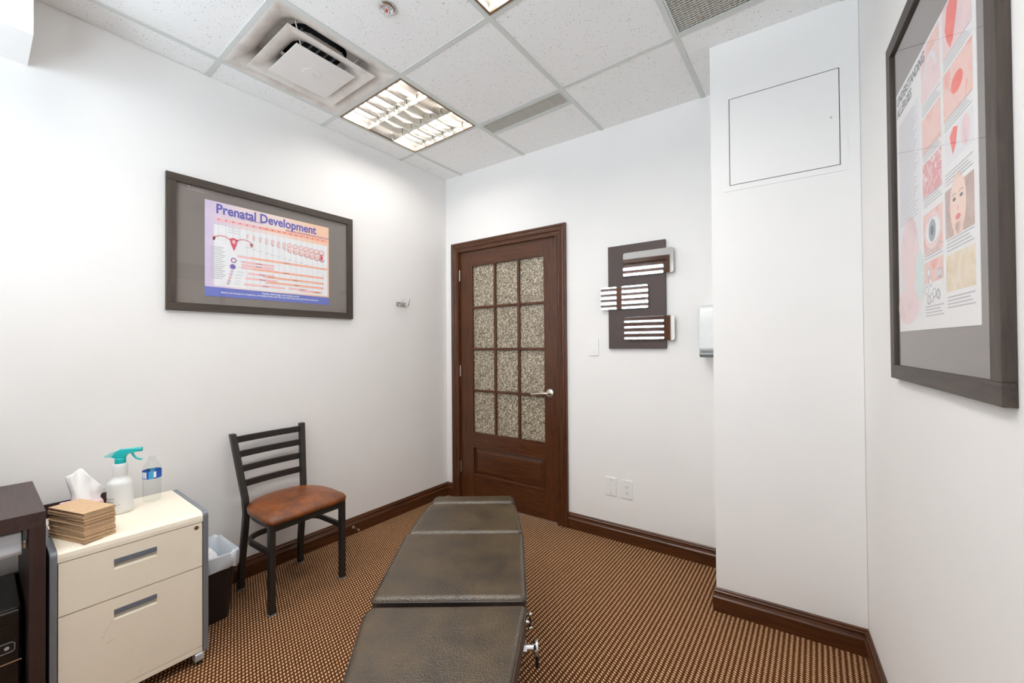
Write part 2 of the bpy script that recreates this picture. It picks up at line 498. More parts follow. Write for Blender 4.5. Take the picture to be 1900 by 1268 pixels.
# ceiling: backing slab, lay-in tiles, tee bars
ceil = struct(B((-0.1, YR - 0.1, H + 0.16), (3.1, 0.35, H + 0.2)).build('ceiling', 'duct'), 'suspended ceiling of speckled lay-in tiles')
def clip(poly, n, c):
    out = []
    for i, p in enumerate(poly):
        q = poly[(i + 1) % len(poly)]
        dp, dq = n[0] * p[0] + n[1] * p[1] - c, n[0] * q[0] + n[1] * q[1] - c
        if dp <= 0: out.append(p)
        if dp * dq < 0:
            t = dp / (dp - dq); out.append((p[0] + t * (q[0] - p[0]), p[1] + t * (q[1] - p[1])))
    return out
ROOM = [((-1, 0), 0), ((0, -1), -YR), ((-sa, ca), 0), ((-RN.x, -RN.y), -(RN.x * RW0.x + RN.y * RW0.y))]
xs = [0.0] + [GX + GS * i for i in range(5)] + [GX + GS * 5]
ys = [GY + GS * j for j in range(-3, 4)]
skip = {(0, 0), (0, 1), (2, 0), (1, 2), (3, 1), (2, -2), (0, -2)}
for i in range(-1, 5):
    x0, x1 = (0.0, GX) if i < 0 else (GX + GS * i, GX + GS * (i + 1))
    for j in range(-3, 3):
        if (i, j) in skip: continue
        y0, y1 = GY + GS * j, GY + GS * (j + 1)
        if j == 2: y1 = 0.3
        poly = [(x0 + 0.003, y0 + 0.003), (x1 - 0.003, y0 + 0.003), (x1 - 0.003, y1 - 0.003), (x0 + 0.003, y1 - 0.003)]
        for n, c in ROOM:
            if poly: poly = clip(poly, n, c)
        if len(poly) < 3: continue
        MB().prism(poly, H + 0.0025, H + 0.018).build('ceiling_tile', 'tile', ceil)
# half-size tile beside the small grille
poly = [(GX + GS + 0.003, GY + 2 * GS + 0.157), (GX + 2 * GS - 0.003, GY + 2 * GS + 0.157), (GX + 2 * GS - 0.003, 0.3), (GX + GS + 0.003, 0.3)]
for n, c in ROOM: poly = clip(poly, n, c)
MB().prism(poly, H + 0.0025, H + 0.018).build('ceiling_tile', 'tile', ceil)
def tee(poly, dz=0.0):
    for n, c in ROOM:
        if poly: poly = clip(poly, n, c)
    if len(poly) >= 3: MB().prism(poly, H - 0.001 + dz, H + 0.002).build('ceiling_tee', 'ceil_metal', ceil)
TW = 0.012
for i in range(5):
    x = GX + GS * i
    tee([(x - TW, YR), (x + TW, YR), (x + TW, 0.3), (x - TW, 0.3)])
for j in range(-2, 3):
    y = GY + GS * j
    tee([(0, y - TW), (2.95, y - TW), (2.95, y + TW), (0, y + TW)], 0.0003)
y = GY + 2 * GS + 0.148
tee([(GX + GS + TW, y - 0.012), (GX + 2 * GS - TW, y - 0.012), (GX + 2 * GS - TW, y + 0.012), (GX + GS + TW, y + 0.012)], 0.0003)

# windows behind the camera: one mirrored, one added for daylight; frame, mullion, shutter louvers
for wi, (WX0, WX1) in enumerate(WINS):
    win = struct(empty('window_%d' % (wi + 1), (0, YR, 0)), ('brown framed window with wide shutter louvers by the desk', 'added unseen brown framed window with wide shutter louvers by the right wall')[wi])
    for a, b in (((WX0 - 0.05, -0.02, WZ1), (WX1 + 0.05, 0.022, WZ1 + 0.06)), ((WX0 - 0.05, -0.02, WZ0 - 0.07), (WX1 + 0.05, 0.022, WZ0)),
                 ((WX0 - 0.05, -0.02, WZ0), (WX0, 0.022, WZ1)), ((WX1, -0.02, WZ0), (WX1 + 0.05, 0.022, WZ1))):
        B(a, b).build('casing', 'trim_x', win, bevel=0.004)
    xm = WX0 + 0.37 if wi == 0 else (WX0 + WX1) / 2 - 0.04
    for a, b in (((WX0, -0.06, WZ0), (WX0 + 0.05, -0.02, WZ1)), ((WX1 - 0.05, -0.06, WZ0), (WX1, -0.02, WZ1)), ((xm, -0.06, WZ0), (xm + 0.085, -0.02, WZ1))):
        B(a, b).build('stile', 'trim_z', win, bevel=0.004)
    for x0, x1 in ((WX0 + 0.05, xm), (xm + 0.085, WX1 - 0.05)):
        for z0, z1 in ((WZ1 - 0.06, WZ1), (1.715, 1.79), (WZ0, WZ0 + 0.08)):
            B((x0, -0.06, z0), (x1, -0.02, z1)).build('rail', 'trim_x', win, bevel=0.004)
        lv = None
        for k in range(7 + 8):
            z = 1.838 + 0.082 * k if k < 7 else 1.06 + 0.082 * (k - 7)
            if lv is None:
                prof = [(0.035 * math.cos(a), 0.0055 * math.sin(a)) for a in [2 * math.pi * q / 12 for q in range(12)]]
                lv = MB().prism(prof, -(x1 - x0) / 2 + 0.002, (x1 - x0) / 2 - 0.002, 'x').build('louver', 'trim_x', win, smooth=True)
                c = lv
            else: c = share(lv, win)
            c.location = ((x0 + x1) / 2, -0.045, z); c.rotation_euler = (0.75 if k < 7 else 1.15, 0, 0)
    B((WX0, -0.135, WZ0), (WX1, -0.13, WZ1)).build('pane', 'glass', win)
    pl = bpy.data.lights.new('window_daylight_portal', 'AREA'); pl.shape = 'RECTANGLE'; pl.size = WX1 - WX0; pl.size_y = WZ1 - WZ0
    pl.cycles.is_portal = True
    po = bpy.data.objects.new('window_daylight_portal', pl); COL.objects.link(po)
    po.location = ((WX0 + WX1) / 2, YR - 0.2, (WZ0 + WZ1) / 2); po.rotation_euler = (math.pi / 2, 0, 0)

# ---------------------------------------------------------------- door and casing
trim = struct(on_back(0, 0, 'trim_1'), 'stepped dark stained door casing')
CP = [(0, 0), (0, 0.020), (0.012, 0.020), (0.016, 0.016), (0.026, 0.016), (0.034, 0.024), (0.044, 0.026), (0.050, 0.018), (0.058, 0.015), (0.066, 0.020), (0.078, 0.020), (0.078, 0)]
def casing(name, p0, p1, out, mat):
    """profile runs outwards from the opening edge; mitred at the top"""
    vs = []
    for P, mit in ((p0, 0), (p1, 1)):
        for w, d in CP:
            if out == 'up': vs.append((P[0] + (-w if mit == 0 else w), -d, P[1] + w))
            else: vs.append((P[0] + out * w, -d, P[1] + (w if mit else 0)))
    m = len(CP)
    return MB().add(vs, [tuple(range(m))[::-1], tuple(range(m, 2 * m))] + [(i, (i + 1) % m, m + (i + 1) % m, m + i) for i in range(m)]).build(name, mat, trim)
casing('casing_upright', (0.150, 0), (0.150, 2.026), -1, 'trim_z')
casing('casing_upright', (1.055, 0), (1.055, 2.026), 1, 'trim_z')
casing('casing_head', (0.150, 2.026), (1.055, 2.026), 'up', 'trim_x')
B((0.148, 0.0, 0), (0.156, 0.12, 2.034)).build('jamb', 'trim_z', trim)
B((1.064, 0.0, 0), (1.072, 0.12, 2.034)).build('jamb', 'trim_z', trim)
B((0.156, 0.0, 2.029), (1.064, 0.12, 2.034)).build('jamb', 'trim_x', trim)

door = struct(on_back(0, 0, 'door_1'), 'dark brown wooden door with twelve obscured glass panes')
D0, D1, DZ0, DZ1 = 0.158, 1.062, 0.008, 2.027
gx0, gx1, gz0, gz1 = 0.283, 0.947, 0.558, 1.900
px0, px1, pz0, pz1 = 0.274, 0.945, 0.212, 0.444
Y0, Y1 = 0.002, 0.044
B((D0, Y0, DZ0), (gx0, Y1, DZ1)).build('stile', 'trim_z', door, bevel=0.002)
B((gx1, Y0, DZ0), (D1, Y1, DZ1)).build('stile', 'trim_z', door, bevel=0.002)
B((gx0, Y0, gz1), (gx1, Y1, DZ1)).build('rail', 'trim_x', door, bevel=0.002)
B((gx0, Y0, pz1), (gx1, Y1, gz0)).build('rail', 'trim_x', door, bevel=0.002)
B((gx0, Y0, DZ0), (gx1, Y1, pz0)).build('rail', 'trim_x', door, bevel=0.002)
# raised panel: sloped field with recessed margin
rpn = MB()
a0, a1, b0, b1 = gx0, gx1, pz0, pz1
lv_ = [(0.0, 0.012), (0.012, 0.016), (0.045, 0.006), (0.06, 0.006)]
vs = []
for inset, dep in lv_:
    vs += [(a0 + inset, dep, b0 + inset), (a1 - inset, dep, b0 + inset), (a1 - inset, dep, b1 - inset), (a0 + inset, dep, b1 - inset)]
fs = []
for q in range(len(lv_) - 1):
    for k in range(4): fs.append((q * 4 + k, q * 4 + (k + 1) % 4, q * 4 + 4 + (k + 1) % 4, q * 4 + 4 + k))
fs.append(tuple(range(12, 16)))
rpn.add(vs, fs); rpn.box((a0, 0.02, b0), (a1, 0.036, b1))
rpn.build('raised_panel', 'trim_x', door)
for (u0, v0), (u1, v1) in (((a0, b0), (a1, b0 + 0.009)), ((a0, b1 - 0.009), (a1, b1))):
    B((u0, -0.003, v0), (u1, 0.014, v1)).build('panel_moulding', 'trim_x', door, bevel=0.003)
for (u0, v0), (u1, v1) in (((a0, b0 + 0.009), (a0 + 0.009, b1 - 0.009)), ((a1 - 0.009, b0 + 0.009), (a1, b1 - 0.009))):
    B((u0, -0.003, v0), (u1, 0.014, v1)).build('panel_moulding', 'trim_z', door, bevel=0.003)
mx_ = [gx0, gx0 + (gx1 - gx0) / 3, gx0 + 2 * (gx1 - gx0) / 3, gx1]
mz_ = [gz0 + (gz1 - gz0) * k / 4 for k in range(5)]
bw_ = 0.010
for x in mx_[1:3]: B((x - bw_, 0.0035, gz0), (x + bw_, 0.036, gz1)).build('glazing_bar', 'trim_z', door, bevel=0.004)
for i in range(3):
    for z in mz_[1:4]:
        B((mx_[i] + (bw_ if i else 0), 0.0035, z - bw_), (mx_[i + 1] - (bw_ if i < 2 else 0), 0.036, z + bw_)).build('glazing_bar', 'trim_x', door, bevel=0.004)
for i in range(3):
    for k in range(4):
        B((mx_[i] + (bw_ if i else 0), 0.020, mz_[k] + (bw_ if k else 0)), (mx_[i + 1] - (bw_ if i < 2 else 0), 0.026, mz_[k + 1] - (bw_ if k < 3 else 0))).build('pane', 'obscure', door)
# lever handle
hx, hz = 0.995, 0.914
hd = MB().lathe([(0.0005, -0.012), (0.02, -0.012), (0.03, -0.008), (0.033, 0.002)], 24, (hx, 0, hz), 'y').build('handle', 'nickel', door, smooth=True)
hd['label'] = 'satin nickel lever handle'
MB().cyl((hx, -0.01, hz), (hx, -0.05, hz), 0.011).build('spindle', 'nickel', hd, smooth=True)
MB().tube([(hx + 0.004, -0.048, hz), (hx - 0.03, -0.052, hz + 0.001), (hx - 0.07, -0.054, hz - 0.004), (hx - 0.11, -0.052, hz - 0.009), (hx - 0.128, -0.048, hz - 0.010)], 0.0095, 10).build('lever', 'nickel', hd, smooth=True)
B((1.0585, -0.0005, hz - 0.035), (1.0625, 0.0015, hz + 0.035)).build('strike_plate', 'nickel', door)
for z in (1.837, 1.05, 0.264):
    h = MB().cyl((0.1535, -0.004, z - 0.045), (0.1535, -0.004, z + 0.045), 0.0055, 10)
    h.build('hinge', 'nickel', door, smooth=True)

# ---------------------------------------------------------------- ceiling fittings
def ceiling_light(cx, cy, label, k_=1.0):
    t = empty('ceiling_light', (cx, cy, H)); tag(t, label, 'ceiling light', 'recessed fluorescent lights')
    S = 0.293
    hb = MB()
    hb.box((-S, -S, 0.105), (S, S, 0.11)); hb.box((-S, -S, 0), (-S + 0.006, S, 0.105)); hb.box((S - 0.006, -S, 0), (S, S, 0.105))
    hb.box((-S, -S, 0), (S, -S + 0.006, 0.105)); hb.box((-S, S - 0.006, 0), (S, S, 0.105))
    hb.build('housing', 'white_metal', t)
    fr = MB()
    for a, b in (((-S, -S, -0.003), (S, -S + 0.012, 0.004)), ((-S, S - 0.012, -0.003), (S, S, 0.004)), ((-S, -S + 0.012, -0.003), (-S + 0.012, S - 0.012, 0.004)), ((S - 0.012, -S + 0.012, -0.003), (S, S - 0.012, 0.004))):
        fr.box(a, b)
    fr.build('frame', 'lightrim', t)
    I = S - 0.012; bay = 2 * I / 3
    for k in range(3):                                  # lamps run along x, one per bay; the middle one is out
        y = -I + bay * (k + 0.5)
        if k == 1:
            MB().cyl((-I + 0.02, y, 0.085), (I - 0.02, y, 0.085), 0.0127, 12).build('lamp_tube', 'tube_off', t, smooth=True)
        else:
            MB().cyl((-I + 0.02, y, 0.085), (I - 0.02, y, 0.085), 0.0127, 12).build('lamp_tube', 'lampglow', t, smooth=True)
            L = bpy.data.lights.new('tube_light', 'AREA'); L.shape = 'RECTANGLE'; L.size = 2 * I - 0.03; L.size_y = bay - 0.05
            L.energy = LAMP_WATTS * k_; L.color = (1.0, 0.975, 0.94); L.spread = math.pi
            lo = bpy.data.objects.new('tube_light', L); COL.objects.link(lo); lo.parent = t; lo.location = (0, y, 0.03)
    for k in range(4):                                  # long parabolic blades
        y = -I + bay * k
        w = 0.010
        q = MB()
        lo_ = max(-I, y - w); hi_ = min(I, y + w)
        q.prism([(lo_, 0.05), (max(-I, y - 0.0012), 0.002), (min(I, y + 0.0012), 0.002), (hi_, 0.05)], -I, I, 'x')
        q.build('long_blade', 'louver', t)
    cross = None
    for k in range(3):
        ya, yb = -I + bay * k + 0.011, -I + bay * (k + 1) - 0.011
        for n in range(1, 6):
            x = -I + 2 * I * n / 6
            if cross is None:
                hw = (yb - ya) / 2
                cross = MB().prism([(-0.013, 0.05), (-0.0012, 0.002), (0.0012, 0.002), (0.013, 0.05)], -hw, hw, 'y').build('cross_blade', 'louver', t)
                c = cross
            else: c = share(cross, t)
            c.location = (x, (ya + yb) / 2, 0)
    return t
ceiling_light(GX + GS * 0.5, GY + GS * 1.5, 'lit recessed ceiling light with mirrored louver beside the air diffuser', 0.72)
ceiling_light(GX + GS * 2.5, GY + GS * 0.5, 'recessed ceiling light cut by the top edge of the photo', 1.25)
ceiling_light(GX + GS * 2.5, GY - GS * 1.5, 'added unseen recessed ceiling light above and behind the camera', 1.6)  # added out of view to brighten the room
ceiling_light(GX + GS * 0.5, GY - GS * 1.5, 'added unseen recessed ceiling light behind the camera over the desk', 1.0)  # another added fixture, unseen, filling the desk side with light

# square air diffuser
t = empty('air_diffuser', (GX + GS / 2, GY + GS / 2, H)); tag(t, 'white square three-tier ceiling air diffuser with dusty rims', 'air diffuser')
def ring(levels, name, mat, par, close=False, rad=0.0, smooth=True):
    """square rings (half size, height) swept from outside in, corners rounded"""
    vs = []; fs = []; m = None
    for hs, z, r in levels:
        pts = rrect(2 * hs, 2 * hs, max(r, 0.0005), 6); m = len(pts)
        vs += [(x, y, z) for x, y in pts]
    for q in range(len(levels) - 1):
        for k in range(m): fs.append((q * m + k, q * m + (k + 1) % m, (q + 1) * m + (k + 1) % m, (q + 1) * m + k))
    if close: fs.append(tuple(range((len(levels) - 1) * m, len(levels) * m)))
    return MB().add(vs, fs).build(name, mat, par, smooth=smooth, angle=50)
dm, nt_, b_ = base('dusty_white_enamel')
dn_ = noise(nt_, coords(nt_), 9, 3, 0.6, 0.6)
nt_.links.new(ramp(nt_, dn_, [(0.42, srgb(228, 222, 216)), (0.72, srgb(206, 197, 189))]), b_.inputs['Base Color'])
b_.inputs['Roughness'].default_value = 0.5
MT['dusty'] = dm
ring([(0.2935, 0.006, 0.001), (0.2935, -0.001, 0.001), (0.285, -0.002, 0.001), (0.268, 0.002, 0.01), (0.235, 0.016, 0.05), (0.215, 0.034, 0.07), (0.205, 0.055, 0.075), (0.203, 0.095, 0.075), (0.14, 0.1, 0.08)], 'outer_cone', 'dusty', t)
ring([(0.218, -0.013, 0.001), (0.218, -0.016, 0.001), (0.195, -0.014, 0.004), (0.165, -0.004, 0.04), (0.14, 0.012, 0.06), (0.13, 0.035, 0.07), (0.129, 0.07, 0.07), (0.131, 0.07, 0.07), (0.138, 0.03, 0.07), (0.17, 0.002, 0.04), (0.218, -0.013, 0.001)], 'middle_cone', 'dusty', t)
inn = ring([(0.04, 0.02, 0.02), (0.12, -0.012, 0.02), (0.147, -0.024, 0.001), (0.147, -0.027, 0.001), (0.14, -0.028, 0.001)], 'inner_plate', 'white_metal', t, close=True)
MB().lathe([(0.045, -0.0275), (0.043, -0.0295), (0.002, -0.031)], 28).build('centre_boss', 'white_metal', inn, smooth=True)
MB().lathe([(0.0095, -0.03), (0.009, -0.0325), (0.001, -0.0325)], 16).build('centre_button', 'white_metal', inn, smooth=True)
MB().lathe([(0.13, 0.099), (0.13, 0.135)], 32).build('duct_collar', 'duct', t, smooth=True)
for k in range(6): B((-0.1, -0.1 + 0.04 * k, 0.09), (0.1, -0.094 + 0.04 * k, 0.0985)).build('damper_blade', 'greysteel', t)
for sx, sy in ((1, 1), (1, -1), (-1, 1), (-1, -1)):
    MB().cyl((sx * 0.1, sy * 0.1, -0.012), (sx * 0.165, sy * 0.165, 0.08), 0.003, 8).build('support_wire', 'chrome', t)

# sprinkler head
t = empty('sprinkler_head', (1.094, -1.384, H)); tag(t, 'small recessed sprinkler head with red bulb in ceiling tile', 'sprinkler')
MB().lathe([(0.019, 0.014), (0.022, 0.002), (0.035, 0.0015), (0.036, -0.002), (0.034, -0.004), (0.025, -0.005), (0.019, 0.001)], 28, cap=False).build('escutcheon', 'chrome', t, smooth=True)
MB().lathe([(0.002, -0.026), (0.004, -0.022), (0.004, -0.008), (0.002, -0.004)], 12).build('bulb', 'red', t, smooth=True)
for s_ in (-1, 1): MB().tube([(s_ * 0.011, 0, 0.012), (s_ * 0.012, 0, -0.008), (s_ * 0.008, 0, -0.022), (0, 0, -0.03)], 0.0022, 8).build('frame_arm', 'chrome', t, smooth=True)
MB().lathe([(0.013, -0.03), (0.013, -0.032)], 18).build('deflector', 'chrome', t)
MB().lathe([(0.012, 0.006), (0.012, 0.014)], 16).build('body', 'chrome', t)

# grilles
def grille(name, x0, x1, y0, y1, nx, ny, label):
    cx, cy = (x0 + x1) / 2, (y0 + y1) / 2
    t = empty(name, (cx, cy, H)); tag(t, label, 'air grille', 'return air grilles')
    w, d = (x1 - x0) / 2, (y1 - y0) / 2
    f = MB()
    for a, b in (((-w, -d, -0.002), (w, -d + 0.008, 0.012)), ((-w, d - 0.008, -0.002), (w, d, 0.012)), ((-w, -d + 0.008, -0.002), (-w + 0.008, d - 0.008, 0.012)), ((w - 0.008, -d + 0.008, -0.002), (w, d - 0.008, 0.012))): f.box(a, b)
    f.build('frame', 'ceil_metal', t)
    B((-w, -d, 0.05), (w, d, 0.054)).build('plenum_back', 'duct', t)
    sw = MB()
    sw.box((-w, -d, 0.012), (-w + 0.002, d, 0.05)); sw.box((w - 0.002, -d, 0.012), (w, d, 0.05)); sw.box((-w, -d, 0.012), (w, -d + 0.002, 0.05)); sw.box((-w, d - 0.002, 0.012), (w, d, 0.05))
    sw.build('plenum_sides', 'duct', t)
    first = None
    for k in range(1, ny):
        y = -d + 0.008 + (2 * d - 0.016) * k / ny
        if first is None: first = B((-w + 0.008, -0.0012, 0.0), (w - 0.008, 0.0012, 0.0075)).build('long_slat', 'grille', t); c = first
        else: c = share(first, t)
        c.location = (0, y, 0)
    first = None
    for k in range(1, nx):
        x = -w + 0.008 + (2 * w - 0.016) * k / nx
        if first is None: first = B((-0.0007, -d + 0.008, 0.0015), (0.0007, d - 0.008, 0.0075)).build('cross_slat', 'grille', t); c = first
        else: c = share(first, t)
        c.location = (x, 0, 0)
grille('return_grille', GX + GS + 0.014, GX + 2 * GS - 0.014, GY + 2 * GS + 0.014, GY + 2 * GS + 0.135, 44, 11, 'narrow eggcrate ceiling grille right of the lit ceiling light')
grille('return_grille', GX + 3 * GS + 0.014, GX + 4 * GS - 0.014, GY + GS + 0.014, GY + 2 * GS - 0.014, 30, 44, 'large eggcrate ceiling grille above the access panel')

# ---------------------------------------------------------------- framed charts
def picture(t, w, h, fw_, th, inner_d):
    """origin at the lower-left outer corner on the wall"""
    for a, b, m in (((0, -th, 0), (w, 0, fw_), 'wenge'), ((0, -th, h - fw_), (w, 0, h), 'wenge')):
        B(a, b).build('frame_rail', m, t, bevel=0.0015)
    for a, b, m in (((0, -th, fw_), (fw_, 0, h - fw_), 'wenge_z'), ((w - fw_, -th, fw_), (w, 0, h - fw_), 'wenge_z')):
        B(a, b).build('frame_stile', m, t, bevel=0.0015)
    B((fw_, -inner_d, fw_), (w - fw_, -0.001, h - fw_)).build('mat_board', 'mat', t)
    B((fw_, -inner_d - 0.005, fw_), (w - fw_, -inner_d - 0.003, h - fw_)).build('glass', 'glass', t)

# --- landscape chart on the left wall
PW, PH = 0.981, 0.672
t = on_left(-1.8625, 1.442, 'framed_chart'); tag(t, 'landscape dark-framed pregnancy chart headed Prenatal Development on left wall', 'picture')
picture(t, PW, PH, 0.040, 0.020, 0.008)
q0x, q0z, qw, qh = 0.157, 0.083, 0.660, 0.497
MT['pn_bg'] = gradient_print('chart_wash', [(0.12, srgb(216, 202, 236)), (0.38, srgb(246, 226, 230)), (0.7, srgb(253, 232, 222)), (1.0, srgb(252, 208, 180))], 0, 0.3)
pos = B((q0x, -0.0092, q0z), (q0x + qw, -0.0082, q0z + qh)).build('poster', 'pn_bg', t)
pos['label'] = 'pink and violet printed pregnancy chart'
def rect(mb, x0, z0, x1, z1, y, mi=0):
    mb.add([(x0, y, z0), (x1, y, z0), (x1, y, z1), (x0, y, z1)], [(0, 1, 2, 3)], mi)
def ell(mb, cx, cz, rx, rz, y, mi=0, n=14):
    mb.add([(cx + rx * math.cos(2 * math.pi * k / n), y, cz + rz * math.sin(2 * math.pi * k / n)) for k in range(n)], [tuple(range(n))], mi)
def arc(mb, cx, cz, rx, rz, a0, a1, w, y, mi=0, n=10):
    vs = []
    for k in range(n + 1):
        a = math.radians(a0 + (a1 - a0) * k / n)
        for d in (-w / 2, w / 2): vs.append((cx + (rx + d) * math.cos(a), y, cz + (rz + d) * math.sin(a)))
    mb.add(vs, [(2 * k, 2 * k + 1, 2 * k + 3, 2 * k + 2) for k in range(n)], mi)
pcol = lambda n, c: MT.setdefault(n, plain(n, srgb(*c), 0.6, var=0.02))
pcol('p_white', (246, 246, 248)); pcol('p_violet', (106, 104, 188)); pcol('p_indigo', (112, 122, 202)); pcol('p_pink', (250, 202, 204)); pcol('p_orange', (252, 186, 160)); pcol('p_red', (226, 96, 120)); pcol('p_grey', (190, 190, 198)); pcol('p_rose', (230, 164, 168)); pcol('p_purple', (150, 120, 176)); pcol('p_skin', (252, 228, 222)); pcol('p_dark', (84, 70, 84))
mats = ['p_white', 'p_violet', 'p_indigo', 'p_pink', 'p_orange', 'p_red', 'p_grey', 'p_rose', 'p_purple', 'p_skin', 'p_dark']
X_ = lambda u: q0x + u * qw
Z_ = lambda v: q0z + v * qh
yp = -0.0093
a_ = MB()
rect(a_, X_(0), Z_(0), X_(1), Z_(0.098), yp, 2)                                   # footer band
rect(a_, X_(0.06), Z_(0.115), X_(0.985), Z_(0.76), yp, 0)                           # white chart field
rect(a_, X_(0.07), Z_(0.80), X_(0.985), Z_(0.835), yp, 4); rect(a_, X_(0.07), Z_(0.80), X_(0.40), Z_(0.835), yp - 0.00005, 3)
rect(a_, X_(0.60), Z_(0.84), X_(0.985), Z_(0.86), yp, 8 if False else 4)
for k in range(18): rect(a_, X_(0.09 + 0.05 * k), Z_(0.60 if k < 4 else 0.13), X_(0.0915 + 0.05 * k), Z_(0.79), yp - 0.0001, 6)
for v, u0, u1, c in ((0.445, 0.22, 0.985, 4), (0.39, 0.25, 0.505, 3), (0.355, 0.25, 0.5, 3), (0.325, 0.25, 0.95, 4), (0.27, 0.30, 0.505, 3), (0.255, 0.41, 0.95, 4), (0.195, 0.43, 0.945, 4), (0.215, 0.28, 0.53, 3), (0.145, 0.27, 0.59, 3), (0.135, 0.83, 0.93, 4), (0.15, 0.69, 0.79, 3)):
    rect(a_, X_(u0), Z_(v), X_(u1), Z_(v + 0.024), yp - 0.0002, c)
    rect(a_, X_(u0), Z_(v), X_(u0 + 0.35 * (min(u1, 0.5) - u0)), Z_(v + 0.024), yp - 0.00025, 3)
    rect(a_, X_((u0 + u1) / 2 - 0.02), Z_(v + 0.009), X_((u0 + u1) / 2 + 0.03), Z_(v + 0.014), yp - 0.0003, 10)
for k in range(17):                                                                    # side text block
    rect(a_, X_(0.035), Z_(0.19 + 0.0205 * k), X_(0.115 + 0.03 * ((k * 7) % 5) / 5), Z_(0.197 + 0.0205 * k), yp - 0.0002, 6)
# womb drawing
a_.add([(X_(u), yp - 0.0003, Z_(v)) for u, v in ((0.165, 0.635), (0.195, 0.650), (0.225, 0.632), (0.217, 0.575), (0.205, 0.530), (0.197, 0.505), (0.189, 0.530), (0.175, 0.575))], [tuple(range(8))], 5)
arc(a_, X_(0.115), Z_(0.60), 0.038, 0.024, 20, 190, 0.007, yp - 0.0003, 7); arc(a_, X_(0.27), Z_(0.60), 0.038, 0.024, -10, 160, 0.007, yp - 0.0003, 7)
ell(a_, X_(0.325), Z_(0.600), 0.009, 0.012, yp - 0.0003, 7); ell(a_, X_(0.06), Z_(0.615), 0.008, 0.012, yp - 0.0003, 7)
ell(a_, X_(0.196), Z_(0.605), 0.008, 0.010, yp - 0.0004, 3)
for k, v in enumerate((0.405, 0.335, 0.285, 0.25, 0.215, 0.18, 0.15)):
    r = 0.0145 if k < 2 else 0.0068
    u = 0.195 - 0.0065 * k
    ell(a_, X_(u), Z_(v), r, r, yp - 0.0003, 8 if k != 4 else 5); ell(a_, X_(u), Z_(v), r * 0.6, r * 0.6, yp - 0.0004, 1 if k == 1 else 9)
    rect(a_, X_(u + 0.04), Z_(v), X_(u + 0.085), Z_(v + 0.004), yp - 0.0003, 6)
# growing babies, outline curls
for k in range(14):
    s_ = 0.010 + 0.0012 * k + (0.005 if k > 6 else 0)
    u = 0.295 + 0.049 * k - (0.004 if k > 6 else 0); v = 0.705 - 0.004 * k
    cx, cz = X_(u), Z_(v)
    ell(a_, cx, cz, s_ * 0.52, s_ * 0.52, yp - 0.0003, 9); arc(a_, cx, cz, s_ * 0.52, s_ * 0.52, -60, 240, s_ * 0.14, yp - 0.0004, 7)
    ell(a_, cx + s_ * 0.05, cz - s_ * 1.05, s_ * 0.55, s_ * 0.75, yp - 0.0003, 9); arc(a_, cx + s_ * 0.05, cz - s_ * 1.05, s_ * 0.55, s_ * 0.75, 70, 330, s_ * 0.14, yp - 0.0004, 7)
    arc(a_, cx - s_ * 0.1, cz - s_ * 0.9, s_ * 0.35, s_ * 0.3, 180, 380, s_ * 0.12, yp - 0.0004, 7)
    arc(a_, cx + s_ * 0.1, cz - s_ * 1.4, s_ * 0.4, s_ * 0.35, 150, 380, s_ * 0.12, yp - 0.0004, 7)
    if k == 13: ell(a_, cx, cz - s_ * 1.0, s_ * 0.3, s_ * 0.55, yp - 0.0005, 5)
    rect(a_, X_(u - 0.015), Z_(v - 0.14 - 0.005 * k), X_(u + 0.018), Z_(v - 0.136 - 0.005 * k), yp - 0.0003, 6)
for k in range(18): rect(a_, X_(0.085 + 0.05 * k), Z_(0.812), X_(0.098 + 0.05 * k), Z_(0.824), yp - 0.0003, 5)
for k in range(3): rect(a_, X_(0.155), Z_(0.70 + 0.025 * k), X_(0.24), Z_(0.704 + 0.025 * k), yp - 0.0003, 6)
art = a_.build('printed_chart', mats, pos)
text_mesh('title_lettering', 'Prenatal Development', 0.070, 'p_violet', pos, (X_(0.072), yp - 0.0003, Z_(0.882)), sx=0.835, bold=0.0019)
for u, s_ in ((0.235, 'FIRST TRIMESTER'), (0.60, 'SECOND TRIMESTER'), (0.81, 'THIRD TRIMESTER')):
    text_mesh('small_lettering', s_, 0.0135, 'p_purple', pos, (X_(u), yp - 0.0003, Z_(0.862 if u < 0.5 else 0.844)), sx=1.15)
text_mesh('footer_lettering', 'Healthy babies begin with healthy moms!', 0.0125, 'p_white', pos, (X_(0.56), yp - 0.0003, Z_(0.066)), align='CENTER', bold=0.0002)
text_mesh('footer_lettering', 'Before and during your pregnancy, eat healthy foods, take folic acid every day and avoid harmful substances', 0.0122, 'p_white', pos, (X_(0.5), yp - 0.0003, Z_(0.04)), align='CENTER', sx=0.98, bold=0.0002)

# --- portrait chart on the right wall
t = on_right(0.510, 1.151, 'framed_chart'); tag(t, 'portrait dark-framed chart headed Understanding Allergies on right wall', 'picture')
picture(t, 0.674, 0.985, 0.040, 0.018, 0.006)
q0x, q0z, qw, qh = 0.054, 0.136, 0.518, 0.680
pos = B((q0x, -0.0072, q0z), (q0x + qw, -0.0062, q0z + qh)).build('poster', 'paper', t)
pos['label'] = 'white printed allergy chart with pale photo panels'
yp = -0.0073
MT['ph_red'] = blotch_print('photo_red', [(0.3, srgb(250, 120, 104)), (0.5, srgb(246, 92, 80)), (0.7, srgb(252, 168, 156))], 22)
MT['ph_skin'] = blotch_print('photo_skin', [(0.3, srgb(244, 186, 174)), (0.5, srgb(248, 208, 198)), (0.72, srgb(236, 140, 126))], 16)
MT['ph_pink'] = blotch_print('photo_pink', [(0.3, srgb(244, 220, 226)), (0.55, srgb(246, 214, 212)), (0.75, srgb(222, 196, 214))], 14)
